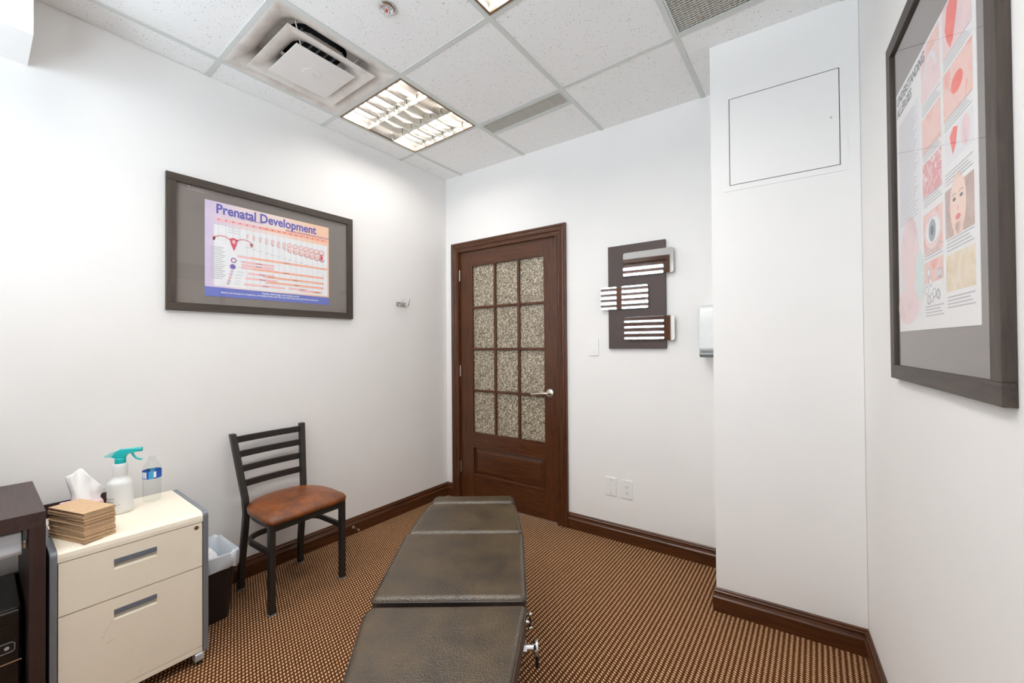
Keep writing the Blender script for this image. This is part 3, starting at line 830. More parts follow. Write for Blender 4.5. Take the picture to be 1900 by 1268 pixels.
MT['ph_vein'] = blotch_print('photo_vein', [(0.35, srgb(246, 214, 216)), (0.5, srgb(226, 128, 136)), (0.62, srgb(248, 226, 226))], 40)
MT['ph_tan'] = blotch_print('photo_tan', [(0.3, srgb(222, 196, 160)), (0.55, srgb(238, 220, 192)), (0.75, srgb(246, 236, 224))], 18)
MT['ph_pale'] = blotch_print('photo_pale', [(0.3, srgb(242, 236, 240)), (0.55, srgb(234, 234, 240)), (0.75, srgb(244, 226, 230))], 9)
MT['ph_hair'] = blotch_print('photo_hair', [(0.3, srgb(176, 144, 134)), (0.7, srgb(216, 188, 178))], 30)
MT['ph_teal'] = blotch_print('photo_teal', [(0.3, srgb(206, 226, 222)), (0.7, srgb(226, 240, 236))], 60)
pcol('p_text', (188, 186, 190)); pcol('p_head', (92, 92, 100)); pcol('p_iris', (150, 160, 172)); pcol('p_pupil', (66, 66, 76)); pcol('p_lip', (228, 110, 108)); pcol('p_face', (250, 214, 200))
mats = ['ph_red', 'ph_skin', 'ph_pink', 'ph_vein', 'ph_tan', 'ph_pale', 'ph_hair', 'ph_teal', 'p_text', 'p_head', 'p_iris', 'p_pupil', 'p_lip', 'p_face', 'p_white']
c0, c1, c2, c3 = 0.03, 0.43, 0.68, 0.955
a_ = MB()
rect(a_, X_(c0), Z_(0.05), X_(0.38), Z_(0.86), yp, 5)
for k in range(34): rect(a_, X_(0.05), Z_(0.845 - 0.0125 * k), X_(0.30 + 0.06 * ((k * 5) % 7) / 7), Z_(0.849 - 0.0125 * k), yp - 0.0002, 8)
ell(a_, X_(0.2), Z_(0.30), 0.075, 0.10, yp - 0.0002, 2, 24); ell(a_, X_(0.16), Z_(0.10), 0.09, 0.05, yp - 0.0002, 2, 24); ell(a_, X_(0.36), Z_(0.20), 0.035, 0.065, yp - 0.0003, 7, 20)
ell(a_, X_(0.3), Z_(0.42), 0.05, 0.04, yp - 0.0002, 5, 20)
# column 2 panels
rect(a_, X_(0.42), Z_(0.80), X_(0.66), Z_(0.99), yp, 2); arc(a_, X_(0.54), Z_(0.86), 0.035, 0.05, 10, 170, 0.012, yp - 0.0002, 5); rect(a_, X_(0.5), Z_(0.945), X_(0.65), Z_(0.985), yp - 0.0002, 1)
rect(a_, X_(0.42), Z_(0.615), X_(0.66), Z_(0.745), yp, 1)
rect(a_, X_(0.42), Z_(0.46), X_(0.66), Z_(0.585), yp, 3)
rect(a_, X_(0.42), Z_(0.26), X_(0.66), Z_(0.405), yp, 1)
arc(a_, X_(0.54), Z_(0.335), 0.05, 0.037, 0, 360, 0.010, yp - 0.0003, 2, 24); ell(a_, X_(0.54), Z_(0.335), 0.045, 0.030, yp - 0.0002, 14, 24); ell(a_, X_(0.535), Z_(0.335), 0.024, 0.026, yp - 0.0003, 10, 20); ell(a_, X_(0.535), Z_(0.335), 0.010, 0.012, yp - 0.0004, 11, 14)
rect(a_, X_(0.42), Z_(0.16), X_(0.66), Z_(0.235), yp, 1)
random.seed(4)
for k in range(11):
    x, z = 0.44 + 0.2 * random.random(), 0.09 + 0.115 * random.random()
    arc(a_, X_(x), Z_(z), 0.010, 0.010, 0, 360, 0.003, yp - 0.0004, 8, 14); ell(a_, X_(x), Z_(z), 0.0085, 0.0085, yp - 0.0003, 14, 14)
# column 3 panels
rect(a_, X_(0.69), Z_(0.835), X_(0.97), Z_(1.0), yp, 2)
a_.add([(X_(u), yp - 0.0002, Z_(v)) for u, v in ((0.72, 0.92), (0.745, 0.985), (0.80, 1.0), (0.86, 0.995), (0.84, 0.93), (0.80, 0.86), (0.775, 0.845), (0.74, 0.88))], [tuple(range(8))], 0)
rect(a_, X_(0.69), Z_(0.64), X_(0.97), Z_(0.79), yp, 1); ell(a_, X_(0.83), Z_(0.72), 0.03, 0.02, yp - 0.0002, 0)
rect(a_, X_(0.70), Z_(0.50), X_(0.97), Z_(0.60), yp, 5)
a_.add([(X_(u), yp - 0.0002, Z_(v)) for u, v in ((0.75, 0.58), (0.79, 0.60), (0.83, 0.59), (0.81, 0.54), (0.78, 0.52))], [tuple(range(5))], 0); ell(a_, X_(0.90), Z_(0.555), 0.022, 0.03, yp - 0.0002, 2)
rect(a_, X_(0.69), Z_(0.275), X_(0.965), Z_(0.425), yp, 6); ell(a_, X_(0.82), Z_(0.365), 0.040, 0.062, yp - 0.0002, 13, 24); rect(a_, X_(0.775), Z_(0.275), X_(0.865), Z_(0.31), yp - 0.0002, 13)
ell(a_, X_(0.82), Z_(0.325), 0.013, 0.006, yp - 0.0003, 12); ell(a_, X_(0.82), Z_(0.352), 0.006, 0.006, yp - 0.0003, 1)
for s_ in (-1, 1): ell(a_, X_(0.82 + s_ * 0.034), Z_(0.382), 0.008, 0.0035, yp - 0.0003, 11); arc(a_, X_(0.82 + s_ * 0.034), Z_(0.39), 0.011, 0.006, 20, 160, 0.003, yp - 0.0003, 6)
rect(a_, X_(0.69), Z_(0.11), X_(0.965), Z_(0.225), yp, 4)
for u0, u1, v in ((c1, 0.66, 0.755), (c1, 0.66, 0.595), (c1, 0.66, 0.43), (c1, 0.66, 0.245), (c1, 0.66, 0.045), (0.70, 0.96, 0.80), (0.70, 0.96, 0.61), (0.70, 0.96, 0.44), (0.70, 0.96, 0.235), (0.70, 0.96, 0.06)):
    for k in range(4): rect(a_, X_(u0), Z_(v + 0.0105 * k), X_(u1 - 0.02 * (k % 3)), Z_(v + 0.004 + 0.0105 * k), yp - 0.0002, 8)
a_.build('printed_panels', mats, pos)
text_mesh('title_lettering', 'UNDERSTANDING', 0.036, 'p_head', pos, (X_(0.02), yp - 0.0003, Z_(0.945)), sx=0.78, bold=0.0004)
text_mesh('title_lettering', 'ALLERGIES', 0.036, 'p_head', pos, (X_(0.02), yp - 0.0003, Z_(0.895)), sx=0.78, bold=0.0004)

# ---------------------------------------------------------------- small wall things
t = on_left(-0.473, 1.575, 'coat_hook'); tag(t, 'small chrome double coat hook on left wall near door', 'hook')
B((-0.045, -0.006, -0.014), (0.045, 0, 0.014)).build('back_plate', 'chrome', t, bevel=0.004)
for x in (-0.03, 0.03):
    MB().tube([(x, -0.004, 0.004), (x, -0.022, -0.014), (x, -0.042, -0.016), (x, -0.055, 0.004), (x, -0.058, 0.034)], 0.0045, 8).build('hook_prong', 'chrome', t, smooth=True)
    MB().lathe([(0.0005, -0.007), (0.006, -0.003), (0.006, 0.003), (0.0005, 0.007)], 10, (x, -0.058, 0.036)).build('hook_tip', 'chrome', t, smooth=True)

t = on_back(1.44, 1.23, 'wall_mirror'); tag(t, 'dark brown decorative panel with three small offset mirrors', 'mirror')
B((0, -0.022, 0), (0.356, -0.002, 0.655)).build('backing_board', 'deco', t, bevel=0.0015)
for x0, x1, z0, z1 in ((0.103, 0.404, 0.452, 0.600), (-0.046, 0.255, 0.250, 0.393), (0.107, 0.406, 0.050, 0.197)):
    m = MB().prism(rrect(x1 - x0, z1 - z0, 0.012, 5, (x0 + x1) / 2, (z0 + z1) / 2), -0.032, -0.0225, 'y').build('mirror_pane', 'mirror', t)

t = on_back(1.327, 1.2415, 'light_switch'); tag(t, 'white rocker light switch beside the door', 'switch')
B((-0.036, -0.006, -0.058), (0.036, 0, 0.058)).build('cover_plate', 'white_plastic', t, bevel=0.003)
B((-0.0165, -0.0085, -0.033), (0.0165, -0.006, 0.033)).build('rocker', 'white_plastic', t, bevel=0.0012)
for z in (-0.047, 0.047): MB().cyl((0, -0.006, z), (0, -0.0072, z), 0.003, 10).build('screw', 'white_plastic', t)
t = on_back(1.437, 0.339, 'wall_plate'); tag(t, 'blank white wall plate left of the power outlet', 'wall plate')
B((-0.036, -0.006, -0.058), (0.036, 0, 0.058)).build('cover_plate', 'white_plastic', t, bevel=0.003)
for z in (-0.042, 0.042): MB().cyl((0, -0.006, z), (0, -0.0072, z), 0.003, 10).build('screw', 'dispgrey', t)
t = on_back(1.543, 0.337, 'power_outlet'); tag(t, 'white power outlet above the baseboard', 'outlet')
B((-0.036, -0.006, -0.058), (0.036, 0, 0.058)).build('cover_plate', 'white_plastic', t, bevel=0.003)
fc = B((-0.0165, -0.0085, -0.033), (0.0165, -0.006, 0.033)).build('socket_face', 'white_plastic', t, bevel=0.0012)
for z in (-0.018, 0.018):
    for x in (-0.006, 0.006): B((x - 0.001, -0.0092, z - 0.004), (x + 0.001, -0.0084, z + 0.005)).build('slot', 'ink', fc)
    MB().cyl((0, -0.0084, z - 0.010), (0, -0.0092, z - 0.010), 0.0022, 8).build('slot', 'ink', fc)
for z in (-0.047, 0.047): MB().cyl((0, -0.006, z), (0, -0.0072, z), 0.003, 10).build('screw', 'white_plastic', t)

# hand towel dispenser on the back wall, half hidden by the boxed-out corner
t = on_back(2.035, 1.21, 'towel_dispenser'); tag(t, 'pale grey hand towel dispenser half hidden behind the boxed-out wall', 'dispenser')
dp = [(-0.004, 0.0), (-0.10, 0.0), (-0.118, 0.02), (-0.112, 0.13), (-0.098, 0.22), (-0.085, 0.25), (-0.05, 0.262), (-0.004, 0.262)]
MB().prism(dp, -0.045, 0.065, 'x').build('cover', 'dispenser', t, bevel=0.006, seg=2)
B((-0.048, -0.03, 0.0), (0.068, 0, 0.255)).build('back_housing', 'dispgrey', t, bevel=0.003)
MB().prism([(-0.118, 0.0), (-0.124, -0.012), (-0.105, -0.028), (-0.09, -0.02), (-0.09, 0.0)], -0.042, 0.062, 'x').build('tear_bar', 'dispgrey', t, bevel=0.002)
MB().cyl((-0.03, -0.07, -0.006), (0.05, -0.07, -0.006), 0.006, 10).build('roller', 'dispgrey', t)

# access panel on the boxed-out wall
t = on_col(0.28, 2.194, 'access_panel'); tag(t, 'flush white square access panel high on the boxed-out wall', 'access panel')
fm = MB()
w_, h_ = 0.2275, 0.2025
for a, b in (((-w_, -0.003, -w_), (w_, 0, -h_)), ((-w_, -0.003, h_), (w_, 0, w_)), ((-w_, -0.003, -h_), (-h_, 0, h_)), ((h_, -0.003, -h_), (w_, 0, h_))): fm.box(a, b)
fm.build('flange', 'wall', t)
B((-h_, -0.0006, -h_), (h_, -0.0001, h_)).build('panel_gap_shade', 'black_metal', t)  # dark sheet painting the shade in the gap round the panel door
B((-0.1995, -0.003, -0.1995), (0.1995, -0.0007, 0.1995)).build('panel_door', 'wall', t)
MB().cyl((0.173, -0.003, 0.003), (0.173, -0.0045, 0.003), 0.004, 12).build('cam_latch', 'nickel', t)

# door stop on the left baseboard
t = on_left(-0.885, 0.045, 'door_stop'); tag(t, 'small metal door stop peg on the left baseboard', 'door stop')
MB().lathe([(0.010, -0.0135), (0.010, -0.017), (0.004, -0.020), (0.004, -0.068), (0.007, -0.070), (0.007, -0.082), (0.004, -0.084)], 12, (0, 0, 0), 'y').build('peg', 'nickel', t, smooth=True)

# ---------------------------------------------------------------- treatment table
TO, TU, TV = Vector((1.36, -1.22, 0)), Vector((0.602, -0.798, 0)), Vector((0.798, 0.602, 0))
t = empty('treatment_table', TO, math.atan2(TU.y, TU.x)); tag(t, 'low dark vinyl padded treatment table in four sections', 'treatment table')
# local x = towards the camera end, local y = to the left... (+v is -y local)
def cushion(name, prof, z0, z1, right=None):
    """prof: list of (u, halfwidth)"""
    rp_ = right or prof          # half widths on the photo's right-hand side
    poly = [(u, -h) for u, h in prof] + [(u, h) for u, h in reversed(rp_)]
    o = MB().prism(poly, z0, z1).build(name, ['vinyl', 'vinyl_side'], t, bevel=0.020, seg=5)
    for f in o.data.polygons:
        if f.normal.z < 0.35: f.material_index = 1
    # welt along the top edge
    k = 0.006
    pts = [Vector((u, h, z1 - 0.012)) for u, h in rp_] + [Vector((u, -h, z1 - 0.012)) for u, h in reversed(prof)]
    fine = []
    for i in range(len(pts)):
        a, b = pts[i], pts[(i + 1) % len(pts)]
        d = (b - a); L = d.length; d.normalize()
        fine += [a + d * min(0.012, L * 0.3), b - d * min(0.012, L * 0.3)]
    MB().tube(fine, 0.0028, 6, closed=True).build('welt', 'vinyl_side', o, smooth=True)
    return o
ZT = 0.490
cushion('head_flap', [(-0.437, 0.197), (-0.345, 0.206)], ZT - 0.05, ZT)
cushion('cushion', [(-0.338, 0.207), (-0.18, 0.225), (-0.026, 0.237)], ZT - 0.085, ZT)
cushion('cushion', [(-0.016, 0.238), (0.418, 0.236)], ZT - 0.09, ZT + 0.004)
cushion('cushion', [(0.434, 0.222), (0.462, 0.238), (0.73, 0.196), (0.98, 0.165)], ZT - 0.10, ZT - 0.004, [(0.432, 0.236), (0.73, 0.187), (0.98, 0.165)])
# deck plates, column, base under the cushions
B((-0.40, -0.15, ZT - 0.125), (0.42, 0.15, ZT - 0.0915)).build('deck_plate', 'black_metal', t, bevel=0.003)
B((0.43, -0.13, ZT - 0.13), (0.95, 0.13, ZT - 0.1015)).build('deck_plate', 'black_metal', t, bevel=0.003)
for u in (-0.25, 0.65):
    B((u - 0.035, -0.10, 0.05), (u + 0.035, 0.10, ZT - 0.13)).build('leg_post', 'black_metal', t, bevel=0.006)
B((-0.33, -0.17, 0.0), (-0.17, 0.17, 0.05)).build('foot', 'black_metal', t, bevel=0.008)
B((0.57, -0.17, 0.0), (0.73, 0.17, 0.05)).build('foot', 'black_metal', t, bevel=0.008)
B((-0.2, -0.03, 0.06), (0.6, 0.03, 0.11)).build('spine', 'black_metal', t, bevel=0.004)
B((0.18, -0.06, 0.20), (0.46, 0.06, ZT - 0.13)).build('drop_mechanism', 'black_metal', t, bevel=0.006)
# chrome tension knobs on the right-hand side (local -y? the right side of the photo is +v)
SV = 1.0   # +v is local +y (z up, x towards camera gives y to the right-back)
lv = MB().cyl((0.40, 0.05, 0.33), (0.40, 0.262, 0.33), 0.009, 12)
lever = lv.build('tension_lever', 'chrome', t, smooth=True)
MB().lathe([(0.015, 0.222), (0.015, 0.236)], 6, (0.40, 0, 0.33), 'y').build('hex_nut', 'chrome', lever)
MB().lathe([(0.021, 0.256), (0.023, 0.259), (0.023, 0.268), (0.021, 0.270)], 24, (0.40, 0, 0.33), 'y').build('knob', 'chrome', lever, smooth=True)
B((0.385, 0.262, 0.275), (0.413, 0.272, 0.33)).build('knob_grip', 'black_plastic', lever, bevel=0.003)
l2 = MB().cyl((0.27, 0.05, 0.32), (0.27, 0.25, 0.32), 0.006, 10).build('release_rod', 'chrome', t, smooth=True)
for z in (0.30, 0.345): MB().lathe([(0.001, -0.008), (0.007, -0.004), (0.007, 0.004), (0.001, 0.008)], 12, (0.27, 0.252, z)).build('ball_knob', 'chrome', l2, smooth=True)
MB().cyl((0.27, 0.252, 0.30), (0.27, 0.252, 0.345), 0.004, 8).build('ball_rod', 'black_metal', l2)

# ---------------------------------------------------------------- chair
t = empty('dining_chair', (0.262, -1.400, 0), 0.055); tag(t, 'black metal ladder-back chair with tan vinyl seat by left wall', 'chair')
LW = 0.029
def post(pts, name, w=LW, d=LW):
    mb = MB(); vs = []; fs = []
    for x, y, z in pts: vs += [(x - d / 2, y - w / 2, z), (x + d / 2, y - w / 2, z), (x + d / 2, y + w / 2, z), (x - d / 2, y + w / 2, z)]
    for i in range(len(pts) - 1):
        for k in range(4): fs.append((i * 4 + k, i * 4 + (k + 1) % 4, i * 4 + 4 + (k + 1) % 4, i * 4 + 4 + k))
    fs += [(3, 2, 1, 0), tuple(range(len(vs) - 4, len(vs)))]
    return mb.add(vs, fs).build(name, 'black_metal', t, bevel=0.004)
for s_ in (-1, 1):
    g = post([(0.178, s_ * 0.183, 0.006), (0.178, s_ * 0.183, 0.425)], 'leg')
    B((0.178 - 0.015, s_ * 0.183 - 0.015, 0), (0.178 + 0.015, s_ * 0.183 + 0.015, 0.0065)).build('foot_glide', 'dispgrey', g)
    yb = -0.170 if s_ < 0 else 0.142
    ym = -0.163 if s_ < 0 else 0.134
    yt = -0.190 if s_ < 0 else 0.176
    yk = lambda z: ym + (yt - ym) * (z - 0.44) / 0.36
    g = post([(-0.170, yb, 0.006), (-0.158, yb * 0.7 + ym * 0.3, 0.15), (-0.135, yb * 0.3 + ym * 0.7, 0.30), (-0.122, ym, 0.40), (-0.128, yk(0.48), 0.48), (-0.155, yk(0.58), 0.58), (-0.212, yk(0.805), 0.805)], 'back_leg')
    B((-0.185, yb - 0.015, 0), (-0.155, yb + 0.015, 0.0065)).build('foot_glide', 'dispgrey', g)
def bx(z): # back post x at height z
    return -0.155 - (z - 0.58) / 0.225 * 0.057
for z in (0.772, 0.698, 0.624, 0.550):
    f_ = (z - 0.44) / 0.36
    ya_, yb_ = -0.163 - 0.027 * f_ + 0.012, 0.134 + 0.042 * f_ - 0.012
    pts = [(bx(z) - 0.010 * (1 - (k / 5 - 1) ** 2), ya_ + (yb_ - ya_) * k / 10, z) for k in range(11)]
    MB().tube(pts, 0.01, flat=(0.012, 0.034)).build('ladder_slat', 'black_metal', t, bevel=0.0015, seg=1)
# apron + D-shaped seat pad
B((0.165, -0.170, 0.385), (0.190, 0.170, 0.425)).build('apron', 'black_metal', t, bevel=0.003)
def dshape(grow):
    pts = []
    W, xf, xb = 0.205 + grow, 0.205 + grow, -0.165 - grow
    r = 0.035
    for k in range(5):
        a = math.radians(0 + 90 * k / 4); pts.append((xf - r + r * math.cos(a), W - r + r * math.sin(a)))
    n = 18
    for k in range(n + 1):
        a = math.pi / 2 + math.pi * k / n
        c, s2 = math.cos(a), math.sin(a)
        pts.append((0.06 + (0.06 - xb) * -abs(c) ** 0.85, W * (abs(s2) ** 0.75) * (1 if s2 >= 0 else -1)))
    for k in range(5):
        a = math.radians(270 + 90 * k / 4); pts.append((xf - r + r * math.cos(a), -W + r + r * math.sin(a)))
    return pts
pan = MB().prism(dshape(-0.012), 0.405, 0.426).build('seat_pan', 'black_metal', t)
lv_ = [(-0.010, 0.4262), (0.0, 0.432), (0.002, 0.446), (-0.006, 0.458), (-0.03, 0.468), (-0.08, 0.476)]
vs = []; fs = []
for g_, z in lv_:
    pts = dshape(0)
    for x, y in pts:
        f_ = 1 + g_ / 0.2
        xx, yy = 0.02 + (x - 0.02) * f_, y * f_
        vs.append((xx, yy, z - 0.010 * max(0, (xx - 0.08) / 0.12) ** 2))
m = len(pts)
for q in range(len(lv_) - 1):
    for k in range(m): fs.append((q * m + k, q * m + (k + 1) % m, (q + 1) * m + (k + 1) % m, (q + 1) * m + k))
fs += [tuple(range(m))[::-1]]
c_ = len(vs); vs.append((0.01, 0, 0.480))
for k in range(m): fs.append((5 * m + k, 5 * m + (k + 1) % m, c_))
st = MB().add(vs, fs).build('seat_pad', 'tan', t, smooth=True, angle=80)
st['label'] = 'tan vinyl seat pad'
# U-shaped stretcher between the front legs, running round the back
up = [(0.165, -0.183, 0.285), (-0.02, -0.183, 0.285)]
for k in range(7):
    a = math.radians(270 - 90 * k / 6); up.append((-0.02 + 0.085 * math.cos(a), -0.098 + 0.085 * math.sin(a), 0.285))
for k in range(7):
    a = math.radians(180 - 90 * k / 6); up.append((-0.02 + 0.085 * math.cos(a), 0.098 + 0.085 * math.sin(a), 0.285))
up.append((0.165, 0.183, 0.285))
MB().tube(up, 0.01, flat=(0.014, 0.026)).build('stretcher', 'black_metal', t, bevel=0.003, seg=1)

# ---------------------------------------------------------------- waste bin
t = empty('waste_bin', (0.200, -1.742, 0)); tag(t, 'dark plastic waste bin with white liner between cabinet and chair', 'bin')
BL_ = []
def loft(levels, close_bottom=True, n=6):
    vs = []; fs = []
    for w, d, r, z in levels:
        pts = rrect(w, d, r, n); m = len(pts); vs += [(x, y, z) for x, y in pts]
    for q in range(len(levels) - 1):
        for k in range(m): fs.append((q * m + k, q * m + (k + 1) % m, (q + 1) * m + (k + 1) % m, (q + 1) * m + k))
    if close_bottom: fs.append(tuple(range(m))[::-1])
    return vs, fs, m
vs, fs, m = loft([(0.20, 0.10, 0.035, 0.0), (0.21, 0.11, 0.04, 0.006), (0.268, 0.158, 0.045, 0.30), (0.272, 0.162, 0.045, 0.302), (0.264, 0.154, 0.043, 0.302), (0.205, 0.105, 0.04, 0.012)])
fs.append(tuple(range(5 * m, 6 * m)))
MB().add(vs, fs).build('bin_body', 'bin', t, smooth=True, angle=50)
vs, fs, m = loft([(0.266, 0.157, 0.045, 0.232), (0.276, 0.168, 0.046, 0.245), (0.280, 0.172, 0.047, 0.285), (0.279, 0.171, 0.047, 0.308), (0.270, 0.160, 0.045, 0.313), (0.252, 0.144, 0.042, 0.30), (0.24, 0.134, 0.042, 0.22), (0.21, 0.11, 0.04, 0.12)], False, 10)
random.seed(7)
for i, v in enumerate(vs):
    lev = i // m; k = i % m
    wob = 0.0026 * math.sin(k * 1.9 + lev * 1.1) + 0.0022 * math.sin(k * 0.73 + lev * 2.3)
    dz = 0.010 * math.sin(k * 0.31 + 1) + 0.006 * math.sin(k * 0.9) if lev == 0 else 0.004 * math.sin(k * 1.3 + lev)
    r_ = math.hypot(v[0], v[1])
    ww = abs(wob) if lev < 4 else -abs(wob) * 2
    vs[i] = (v[0] * (1 + ww / r_), v[1] * (1 + ww / r_), v[2] + dz)
fs.append(tuple(range(7 * m, 8 * m)))
ln = MB().add(vs, fs).build('bin_liner', 'liner', t, smooth=True, angle=60)
ln['label'] = 'white plastic liner folded over the rim'
def crumple(name, mat, size, seed, parent=None, flat=1.0):
    random.seed(seed)
    bm = bmesh.new(); bmesh.ops.create_icosphere(bm, subdivisions=3, radius=1)
    offs = [Vector((random.uniform(-1, 1), random.uniform(-1, 1), random.uniform(-1, 1))).normalized() for _ in range(14)]
    for v in bm.verts:
        n = v.co.normalized(); s_ = sum(abs(n.dot(q)) for q in offs) / 14
        k = 0.55 + 0.95 * abs(math.sin(9 * s_ + 4 * n.dot(offs[0]))) * 0.5
        v.co = Vector((n.x * k * size[0], n.y * k * size[1], n.z * k * size[2]))
    me = bpy.data.meshes.new(name); bm.to_mesh(me); bm.free(); me.materials.append(MT[mat])
    o = bpy.data.objects.new(name, me); COL.objects.link(o)
    if parent: o.parent = parent
    return o
c = crumple('crumpled_paper', 'tissue', (0.062, 0.040, 0.055), 3); c.location = (0.235, -1.762, 0.268)
tag(c, 'crumpled white paper lying in the waste bin', 'paper')

# ---------------------------------------------------------------- filing cabinet
t = empty('filing_cabinet', (0.12, -2.270, 0)); tag(t, 'cream two-drawer mobile filing cabinet with grey side straps', 'cabinet')
CW, CDp, CH = 0.424, 0.42, 0.600       # width along y, depth along x, height
SW = 0.018
B((0.006, SW, 0.062), (CDp - 0.022, CW - SW, 0.585)).build('body', 'cream', t)
tp = [(0.0, 0.585), (0.0, 0.600), (CDp - 0.026, 0.600), (CDp - 0.010, 0.5965), (CDp - 0.002, 0.588), (CDp, 0.576), (CDp, 0.563), (CDp - 0.020, 0.563), (CDp - 0.024, 0.584)]
MB().prism([(p[0], p[1]) for p in tp], SW, CW - SW, 'y').build('top_panel', 'cream', t)
def strap(y0, y1):
    sp_ = [(0.0, 0.048), (0.0, 0.600), (CDp - 0.022, 0.6015), (CDp - 0.004, 0.595), (CDp + 0.002, 0.580), (CDp + 0.002, 0.048)]
    return MB().prism(sp_, y0, y1, 'y').build('side_panel', 'greysteel', t, bevel=0.002)
strap(0.0, SW - 0.0005); strap(CW - SW + 0.0005, CW)
for z0, z1, hz_ in ((0.388, 0.560, 0.520), (0.072, 0.384, 0.345)):
    # drawer front with a recessed pull
    ya, yb, fx0, fx1 = SW + 0.002, CW - SW - 0.002, CDp - 0.021, CDp - 0.001
    pa, pb, pz0_, pz1_ = 0.150, 0.265, hz_ - 0.036, hz_
    d = MB()
    d.box((fx0, ya, z0), (fx1, pa, z1)); d.box((fx0, pb, z0), (fx1, yb, z1)); d.box((fx0, pa, z0), (fx1, pb, pz0_)); d.box((fx0, pa, pz1_), (fx1, pb, z1))
    dr = d.build('drawer', 'cream', t)
    MB().add([(fx1, pa, pz0_), (fx1, pb, pz0_), (fx0 + 0.002, pb, pz0_ + 0.014), (fx0 + 0.002, pa, pz0_ + 0.014), (fx0 + 0.002, pb, pz1_), (fx0 + 0.002, pa, pz1_)], [(0, 1, 2, 3), (3, 2, 4, 5)]).build('pull_recess', 'cream', dr)
    MB().prism([(fx1 - 0.010, hz_), (fx1 + 0.0015, hz_), (fx1 + 0.0025, hz_ - 0.014), (fx1 - 0.001, hz_ - 0.017)], pa, pb, 'y').build('pull_lip', 'pullgrey', dr)
B((CDp - 0.021, SW + 0.002, 0.050), (CDp - 0.001, CW - SW - 0.002, 0.070)).build('plinth', 'cream', t)
lk = MB().lathe([(0.0075, 0.0), (0.0075, 0.002), (0.0045, 0.0028)], 20, (CDp - 0.001, 0.385, 0.545), 'x').build('lock', 'brass', t, smooth=True)
B((CDp + 0.0016, 0.384, 0.541), (CDp + 0.0022, 0.386, 0.549)).build('keyhole', 'ink', lk)
for x in (0.05, CDp - 0.022):
    for y in (0.035, CW - 0.030):
        cst = MB().lathe([(0.022, -0.011), (0.024, -0.008), (0.024, 0.008), (0.022, 0.011)], 20, (x, y, 0.024), 'y').build('caster', 'black_plastic', t, smooth=True)
        hood = MB()
        hood.prism([(x - 0.014, 0.012), (x + 0.018, 0.010), (x + 0.026, 0.022), (x + 0.026, 0.044), (x + 0.010, 0.052), (x - 0.014, 0.052)], y - 0.0145, y + 0.0145, 'y')
        hood.build('caster_hood', 'silver', cst, bevel=0.004)
        MB().cyl((x, y, 0.046), (x, y, 0.063), 0.008, 10).build('stem', 'greysteel', cst)

scr = MB()
for y, z, dy, dz in ((0.125, 0.275, 0.018, 0.03), (0.118, 0.262, 0.008, 0.004), (0.13, 0.238, 0.022, 0.006), (0.195, 0.17, 0.004, 0.014), (0.215, 0.085, 0.010, 0.012), (0.248, 0.46, 0.003, 0.006)):
    scr.add([(CDp - 0.0006, y, z), (CDp - 0.0006, y + dy, z + dz), (CDp - 0.0006, y + dy, z + dz + 0.0009), (CDp - 0.0006, y, z + 0.0009)], [(0, 1, 2, 3)])
scr.build('scratch_marks', 'greysteel', t)

# ---------------------------------------------------------------- things on the cabinet
# folded brown paper towels
random.seed(11)
ORD = ['', 'first', 'second', 'third', 'fourth', 'fifth', 'sixth', 'seventh', 'eighth', 'ninth', 'tenth', 'eleventh', 'twelfth', 'thirteenth', 'fourteenth']
tw0 = None
LT_, WT_ = 0.195, 0.086
adir = math.atan2(-0.065, -0.184)
base_pt = Vector((0.534, -2.192))
N = 26
for k in range(N):
    if tw0 is None:
        bm_ = MB()
        # flat folded sheet: top face, thin body, torn short end
        pts = [(0, 0), (0.0012, 0.022), (-0.0008, 0.043), (0.0010, 0.064), (0, WT_), (LT_, WT_), (LT_, 0)]
        bm_.prism(pts, 0, 0.0031)
        tw0 = bm_.build('paper_towel', 'kraft')
        o_ = tw0
    else:
        o_ = tw0.copy(); COL.objects.link(o_)
    jx, jy = random.uniform(-0.002, 0.002), random.uniform(-0.0015, 0.0015)
    if k >= 9: jx -= 0.004
    if k < 4: jx += 0.003
    ra = adir + random.uniform(-0.012, 0.012)
    o_.location = (base_pt.x + jx * 1.0 - (0.004 if k > 8 else 0), base_pt.y + jy, 0.6016 + 0.0038 * k)
    # local +x runs back from the front corner; mirrored so that the short side points to +y
    o_.rotation_euler = (0, 0, ra)
    o_.scale = (1, -1, 1)
    from_top = N - 1 - k
    if from_top == 0: lb_ = 'topmost brown folded paper towel of the stack on the cream cabinet'
    elif k == 0: lb_ = 'bottom brown folded paper towel of the stack, lying on the cream cabinet'
    elif from_top <= 12: lb_ = 'brown folded paper towel, %s from the top of the stack' % ORD[from_top + 1]
    else: lb_ = 'brown folded paper towel, %s from the bottom of the stack' % ORD[k + 1]
    tag(o_, lb_, 'paper towel', 'brown folded paper towels in one stack')

